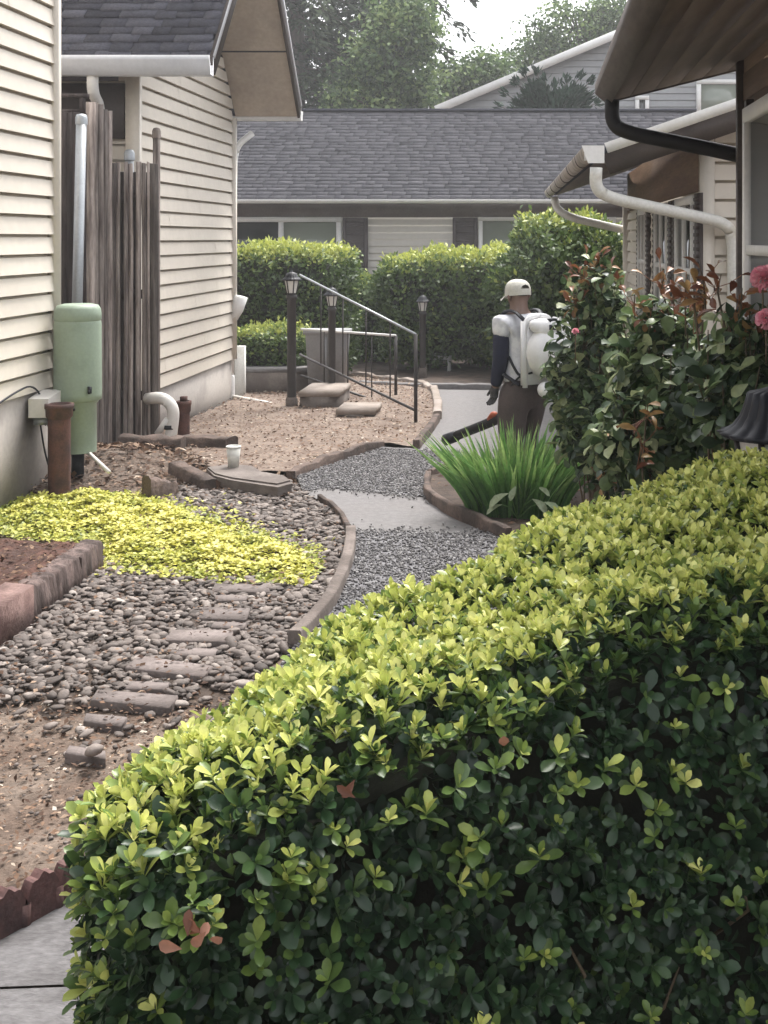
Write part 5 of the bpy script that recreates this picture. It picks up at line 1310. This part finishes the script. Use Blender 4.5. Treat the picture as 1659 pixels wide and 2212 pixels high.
def fir(label, base, h, r0, nb, mat_, x_stretch=1.0, droop=.5, lf=.26, zmin=.15, name='tree', grp='trees behind the houses', asc=0.0, nper=70):
    t = thing(name, label, 'tree', tuple(base), grp); base = np.array(base, float)
    tr, fo = MB(), MB(); tr.tube([base - (0, 0, .3), base + (0, 0, h * .5), base + (0, 0, h)], [h * .022, h * .015, .03], 10)
    for k in range(nb):
        q = zmin + (1 - zmin) * (k + rng.uniform()) / nb; L = r0 * (1 - q) ** .75 * rng.uniform(.7, 1.15) + .3; a = rng.uniform(0, 2 * np.pi)
        d = np.array((math.cos(a), math.sin(a), 0)); s = base + (0, 0, h * q); ts = np.linspace(0, 1, 8)
        c = s + d * (L * ts)[:, None] + np.array((0, 0, 1)) * (L * (asc * ts + .12 * ts - droop * ts ** 2))[:, None]
        tr.tube(c, np.linspace(.05, .008, 8) * min(1, L), 5, cap=False)
        m = int(nper * L / r0) + 12; tt = rng.uniform(.12, 1, m); i = np.minimum((tt * 7).astype(int), 6); w = (tt * 7 - i)[:, None]
        p = c[i] * (1 - w) + c[i + 1] * w; sd = np.array((-d[1], d[0], 0)); wd = L * .32 * (1.15 - tt)
        p = p + sd * (rng.uniform(-1, 1, m) * wd)[:, None] + rng.normal(0, .05, (m, 3))
        p[:, 2] -= rng.exponential(.10, m) * min(1, L)
        cb = rng.uniform(.25, .7)
        leaves(fo, p, unit(d * .7 + sd * rng.normal(0, .6, (m, 1)) + (0, 0, -.45 + asc * 1.2) + rng.normal(0, .2, (m, 3))), unit(rng.normal(0, .5, (m, 3)) + (0, -.2, .8)), lf * rng.uniform(.6, 1.5, m), lf * .34, np.clip(cb + rng.normal(0, .18, m), 0, 1), low=True)
    tr.build('trunk', M['bark'], t); fo.build('crown', M[mat_], t)
    return t
fir('tall dark drooping fir tree behind the second house gable', (xa(640, 42), 42, -.2), 19, 5.2, 150, 'firleaf', droop=.55, lf=.34, nper=190, zmin=.12)
fir('dense dark fir tree partly hidden by the lighter maple', (xa(800, 46), 46, -.2), 24, 6.4, 150, 'firleaf', droop=.45, lf=.36, nper=230, zmin=.14)
broad_tree('light green maple tree between the firs and open sky', (xa(850, 39), 39, -.2), 8.0, [(P(850, 130, 39), (1.3, 1.3, 2.0)), (P(820, 210, 39), (1.7, 1.2, 1.1)), (P(885, 60, 39), (.8, 1.0, 1.2))], 75, 55, .20, 'midleaf', .30)
broad_tree('pale lacy tree rising over the grey gabled house', (xa(1250, 50), 50, -.2), 10.5, [(P(1255, 70, 50), (2.4, 1.5, 1.3)), (P(1180, 130, 50), (1.6, 1.4, 1.0)), (P(1340, 60, 50), (1.6, 1.4, 1.5))], 85, 42, .20, 'midleaf', .34)
broad_tree('thin grey green tree in the gap beside the maple', (xa(985, 44), 44, -.2), 6.5, [(P(975, 195, 44), (1.3, 1.2, .9)), (P(1055, 165, 44), (1.2, 1.2, .8))], 60, 42, .20, 'midleaf', .30)
def juniper():
    b = np.array((xa(1175, 32.5), 32.5, -.2)); t = thing('tree', 'dark spiky juniper showing above the long roof ridge', 'tree', tuple(b)); tr, fo = MB(), MB()
    o = P(1195, 250, 32.5); tr.tube([b - (0, 0, .2), o + (0, 0, -1.5), o], [.16, .13, .08], 8)
    for x, y in ((1085, 232), (1096, 205), (1118, 182), (1135, 160), (1160, 158), (1178, 175), (1200, 188), (1225, 178), (1250, 170), (1272, 178), (1290, 195), (1105, 250), (1285, 225), (1150, 200), (1230, 210)):
        e = P(x, y, 32.5 + rng.uniform(-.6, .6)); m_ = (o + e) / 2 + (0, 0, -.12); c = bend([o + rng.normal(0, .1, 3) * (1, 1, .3) + (0, 0, -.3), m_, e], 10, .8); tr.tube(c, np.linspace(.05, .01, len(c)), 5, cap=False)
        for k in range(230):
            i = rng.integers(1, len(c)); q = i / len(c); d = unit(c[i] - c[i - 1]); p = c[i] + rng.normal(0, .10 * (1.3 - q), 3)
            leaves(fo, [p], [d + rng.normal(0, .35, 3)], [rng.normal(0, 1, 3)], (.32) * (1.2 - .5 * q), .07, rng.uniform(0, 1), low=True)
    tr.build('trunk', M['bark'], t); fo.build('crown', M['juniper'], t)
juniper()

# ---------------------------------------------------------------- the man with the backpack blower
def skin_mesh(name, nodes, edges, mat_, parent, sub=2, root=0, vgroup=None):
    """smooth tapered surface grown round a joint skeleton: nodes = [(xyz, radius or (rx, ry))]"""
    o0 = ORG[parent]
    me = bpy.data.meshes.new(name); me.from_pydata([tuple(np.array(p) - o0) for p, r in nodes], edges, [])
    o = bpy.data.objects.new(name, me); COL.objects.link(o)
    o.modifiers.new('Skin', 'SKIN'); s = o.modifiers.new('Sub', 'SUBSURF'); s.levels = sub; s.render_levels = sub
    for k, (p, r) in enumerate(nodes):
        v = me.skin_vertices[0].data[k]; v.radius = (r, r) if np.isscalar(r) else r; v.use_root = (k == root)
    dg = bpy.context.evaluated_depsgraph_get(); m2 = bpy.data.meshes.new_from_object(o.evaluated_get(dg))
    o.modifiers.clear(); o.data = m2; bpy.data.meshes.remove(me)
    m2.name = name; m2.materials.clear(); m2.materials.append(mat_)
    for pl in m2.polygons: pl.use_smooth = True
    o.parent = parent; ORG[o] = o0
    return o
MY = 9.6; MO = np.array((-.10, MY, 0.03)); fw = np.array((-.6, .8, 0)); rt = np.array((.8, .6, 0))
def J(f, r, z): return MO + fw * f + rt * r + np.array((0, 0, z - .03))
man = thing('person', 'man in beige cap, white tee and navy sleeves walking away, seen from behind', 'person', tuple(MO))
LS, LE, LW = J(.05, -.185, 1.375), np.array((-.278, 9.53, 1.11)), np.array((-.325, 9.57, .865))
RS, RE, RW = J(.05, .185, 1.375), J(.02, .27, 1.10), J(.20, .25, .93)
hand_dir = np.array((-.14, .10, -1.0)); hand_dir /= np.linalg.norm(hand_dir)
palm = LW + hand_dir * .075
nodes = [(J(0, 0, .93), .112), (J(.015, 0, 1.06), .112), (J(.035, 0, 1.22), .13), (J(.05, 0, 1.36), .115), (J(.06, 0, 1.455), .062), (J(.07, 0, 1.53), .075), (J(.075, 0, 1.60), .092), (J(.07, 0, 1.665), .07),
         (LS, .062), (LE, .046), (LW, .030), (palm, .030), (RS, .062), (RE, .046), (RW, .030), (RW + fw * .06 + (0, 0, -.02), .03),
         (J(-.01, -.09, .84), .085), (J(-.0, -.11, .48), .062), (J(-.16, -.11, .10), .042), (J(0.02, .09, .84), .085), (J(.14, .11, .49), .062), (J(.16, .11, .10), .042)]
edges = [(0, 1), (1, 2), (2, 3), (3, 4), (4, 5), (5, 6), (6, 7), (3, 8), (8, 9), (9, 10), (10, 11), (3, 12), (12, 13), (13, 14), (14, 15), (0, 16), (16, 17), (17, 18), (0, 19), (19, 20), (20, 21)]
body = skin_mesh('body', nodes, edges, M['skin'], man)
# face on the far side: nose, ears
fm = MB(); hc = J(.075, 0, 1.575)
fm.tube([hc + fw * .085 + (0, 0, .03), hc + fw * .115 + (0, 0, -.005), hc + fw * .09 + (0, 0, -.015)], [.008, .016, .010], 8)
for s_ in (-1, 1): fm.tube([hc + rt * s_ * .083 + (0, 0, .03), hc + rt * s_ * .098 - fw * .012 + (0, 0, .012), hc + rt * s_ * .086 + (0, 0, -.028)], [.010, .016, .009], 8)
fm.tube([hc + fw * .092 + rt * -.022 + (0, 0, -.045), hc + fw * .10 + (0, 0, -.045), hc + fw * .092 + rt * .022 + (0, 0, -.045)], .008, 6)
fm.build('face', M['skin'], man, smooth=True)
skin_mesh('hair', [(hc - fw * .035 + (0, 0, -.01), .072), (hc - fw * .02 + (0, 0, .05), .085)], [(0, 1)], M['boot'], man)
skin_mesh('shirt', [(J(0, 0, .85), .172), (J(.012, 0, .97), .162), (J(.02, 0, 1.10), .15), (J(.035, 0, 1.24), .158), (J(.05, 0, 1.37), .125), (J(.06, 0, 1.44), .068), (LS, .088), (LS * .48 + LE * .52, .088), (RS, .088), (RS * .48 + RE * .52, .088)],
          [(0, 1), (1, 2), (2, 3), (3, 4), (4, 5), (4, 6), (6, 7), (4, 8), (8, 9)], M['shirt'], man)
for a, b, c in ((LS, LE, LW), (RS, RE, RW)):
    skin_mesh('sleeve', [(a * .78 + b * .22, .070), (b + (0, 0, .03), .074), (b - (0, 0, .02), .072), (b * .45 + c * .55, .062), (c, .046)], [(0, 1), (1, 2), (2, 3), (3, 4)], M['navy'], man)
def glove(wr, d, side, curl, name='glove'):
    """palm, four unequal bent fingers and a side thumb"""
    d = d / np.linalg.norm(d); side = side - d * (side @ d); side /= np.linalg.norm(side); pn = np.cross(d, side)
    nodes = [(wr - d * .03, .036), (wr + d * .02, .037), (wr + d * .075, .036), (wr + d * .09, .030)]; edges = [(0, 1), (1, 2), (2, 3)]
    for k, (o, l) in enumerate(((-.030, .066), (-.010, .075), (.011, .070), (.030, .055))):
        b = wr + d * .085 + side * o; i = len(nodes)
        p1 = b + d * l * .45 + pn * curl * .2 * l; p2 = p1 + (d * .8 + pn * curl * .7) * l * .32; p3 = p2 + (d * .5 + pn * curl) * l * .25
        nodes += [(b, .0115), (p1, .011), (p2, .010), (p3, .008)]; edges += [(3, i), (i, i + 1), (i + 1, i + 2), (i + 2, i + 3)]
    i = len(nodes); b = wr + d * .03 - side * .035
    nodes += [(b, .014), (b - side * .022 + d * .03 + pn * .012, .012), (b - side * .024 + d * .06 + pn * .024, .010)]; edges += [(1, i), (i, i + 1), (i + 1, i + 2)]
    return skin_mesh(name, nodes, edges, M['glove'], man)
glove(LW, hand_dir, fw * -1 + (0, 0, .01), 1.0)
glove(RW, fw + np.array((0, 0, -.25)), np.array((0, 0, 1.0)), -1.0)
skin_mesh('trousers', [(J(0, 0, .97), .150), (J(0, 0, .88), .165), (J(-.01, -.11, .76), .135), (J(.0, -.12, .48), .115), (J(-.16, -.11, .10), .082), (J(.02, .11, .76), .135), (J(.13, .12, .49), .115), (J(.16, .11, .10), .082)],
          [(0, 1), (1, 2), (2, 3), (3, 4), (1, 5), (5, 6), (6, 7)], M['trousers'], man)
for a in (J(-.17, -.11, .09), J(.15, .11, .09)):
    skin_mesh('boot', [(a + (0, 0, .03), .058), (a + (0, 0, -.03), .06), (a + fw * .09 + (0, 0, -.04), .05), (a + fw * .17 + (0, 0, -.05), .04)], [(0, 1), (1, 2), (2, 3)], M['boot'], man)
# cap with the strap opening at the back
cm = MB(); cc = hc + fw * .002 + np.array((0, 0, .035)); seg, rows = 72, 24; vs = []
for i in range(rows + 1):
    th = (np.pi / 2) * i / rows
    for k in range(seg):
        a = 2 * np.pi * k / seg; r = math.sin(th) ** .8
        vs.append(cc + fw * (.115 * r * math.cos(a)) + rt * (.102 * r * math.sin(a)) + np.array((0, 0, .112 * math.cos(th) ** .75 - (.022 if i == rows else 0) - .012 * (i == rows) * math.cos(a))))
fs = []
for i in range(rows):
    for k in range(seg):
        a = 2 * np.pi * (k + .5) / seg; back = abs(((a - np.pi + np.pi) % (2 * np.pi)) - np.pi)
        q_ = (i - 15) / 5
        if 0 <= q_ < 1 and back < .48 * math.sqrt(q_ + .05): continue
        fs.append([i * seg + k, (i + 1) * seg + k, (i + 1) * seg + (k + 1) % seg, i * seg + (k + 1) % seg])
cm.add(vs, fs); cp_ = cm.build('cap', M['cap'], man, smooth=True)
bm_ = MB(); vs = []
for i in range(5):
    for k in range(13):
        a = (k / 12 - .5) * 2.3; q = i / 4
        vs.append(cc + fw * (.112 * math.cos(a) + q * .085 * math.cos(a * .55)) + rt * (.10 * math.sin(a) * (1 - .1 * q)) + np.array((0, 0, -.018 - .03 * q - .02 * q * abs(math.sin(a)))))
bm_.add(vs, [[i * 13 + k, (i + 1) * 13 + k, (i + 1) * 13 + k + 1, i * 13 + k + 1] for i in range(4) for k in range(12)]); bm_.build('brim', M['cap'], cp_, smooth=True)

bl = thing('leaf_blower', 'white backpack leaf blower with black straps worn by the man', 'leaf blower', tuple(J(-.25, 0, .9)))
Jz = lambda f, r, z: J(f, r, z)
AX = [rt, fw, np.array((0, 0, 1.0))]
mb = MB(); mb.box(J(-.165, 0.02, 1.15), (.32, .03, .50), ax=AX)
for s_ in (-1, 1): mb.tube(bend([J(-.17, s_ * .13 + .02, .88), J(-.16, s_ * .13 + .02, 1.36), J(-.17, s_ * .10 + .02, 1.43), J(-.17, .02, 1.44)], 5, .1), .022, 10)
mb.build('back_frame', M['blower'], bl, smooth=False)
mb = MB()
for s_ in (-1, 1): mb.box(J(-.174, .02 + s_ * .075, 1.365), (.055, .03, .05), ax=AX)
mb.build('grip_slot', M['black'], bl)
MB().box(J(-.137, .02, 1.15), (.27, .03, .46), ax=AX).build('back_pad', M['black'], bl)
mb = MB(); c = J(-.27, .08, 1.16); seg = 28; prof = [(.001, -.10), (.06, -.10), (.065, -.115), (.10, -.115), (.105, -.10), (.155, -.085), (.195, -.03), (.2, .05), (.17, .10)]; vs = []
for r, h in prof:
    for k in range(seg):
        a = 2 * np.pi * k / seg; q = r * (1 + .12 * (k / seg if r > .05 else 0)); vs.append(c + fw * h + rt * (q * math.cos(a)) + np.array((0, 0, q * math.sin(a))))
mb.add(vs, [[i * seg + k, (i + 1) * seg + k, (i + 1) * seg + (k + 1) % seg, i * seg + (k + 1) % seg] for i in range(len(prof) - 1) for k in range(seg)]); mb.build('fan_housing', M['blower'], bl, smooth=True)
skin_mesh('engine_cover', [(J(-.22, -.11, 1.36), .05), (J(-.27, .03, 1.385), .065), (J(-.29, .17, 1.36), .06), (J(-.32, .07, 1.29), .09), (J(-.32, .24, 1.28), .07)], [(0, 1), (1, 2), (1, 3), (2, 4)], M['blower'], bl)
skin_mesh('fuel_tank', [(J(-.30, -.08, .87), .07), (J(-.30, .16, .87), .07)], [(0, 1)], M['blower'], bl)
MB().box(J(-.315, .04, 1.41), (.07, .05, .03), ax=AX).box(J(-.36, .04, 1.36), (.10, .02, .04), ax=AX).build('vent', M['black'], bl)
for s_ in (-1, 1):
    mb = MB(); pts = bend([J(-.14, s_ * .09, 1.40), J(-.05, s_ * .12, 1.475), J(.06, s_ * .13, 1.475), J(.20, s_ * .13, 1.36), J(.205, s_ * .13, 1.15), J(.15, s_ * .165, 1.02), J(-.0, s_ * .175, .96), J(-.14, s_ * .14, .90)], 5, .05)
    mb.tube(pts, .026, 8, flat=.45); mb.build('strap', M['black'], bl, smooth=True)
MB().tube(bend([P(1099, 770, 9.49), P(1108, 790, 9.455), P(1121, 812, 9.43), P(1142, 806, 9.43)], 4, .03), .014, 8, flat=.6).build('strap', M['black'], bl)
MB().tube(bend([P(1104, 834, 9.455), P(1122, 813, 9.425), P(1150, 805, 9.41)], 4, .03), .014, 8, flat=.6).build('strap', M['black'], bl)
tp = [J(-.25, .20, .93), J(-.12, .30, .90), J(.06, .30, .88), np.array((-.10, 10.02, .64)), np.array((-.42, 10.30, .46)), np.array((-.79, 10.62, .27))]
mb = MB(); q = bend(tp, 6, .14); mb.tube(q, np.linspace(.05, .042, len(q)), 14); mb.build('blower_tube', M['blackpipe'], bl, smooth=True)
MB().tube([np.array((-.70, 10.54, .316)), np.array((-.80, 10.63, .265))], [.05, .052], 14).build('nozzle', M['black'], bl)
MB().tube(bend([np.array((-.33, 10.22, .53)), np.array((-.36, 10.20, .565)), np.array((-.40, 10.26, .50))], 5, .03), .025, 8).build('grip', M['orange'], bl)
# ---------------------------------------------------------------- thin dusty air
hz = MB(); hz.box((0, 58, 12.2), (150, 140, 27.2))
hm_, hn, hl, hb = new_mat('haze_air')
hn.remove(hb)
pv = hn.new('ShaderNodeVolumePrincipled'); pv.inputs['Color'].default_value = (.93, .94, .95, 1); pv.inputs['Density'].default_value = 0.0018; pv.inputs['Anisotropy'].default_value = 0.2
hl.new(pv.outputs[0], hn['Material Output'].inputs['Volume'])
tag(hz.build('haze', hm_), 'thin pale dusty air filling the lane', 'haze', kind='stuff')
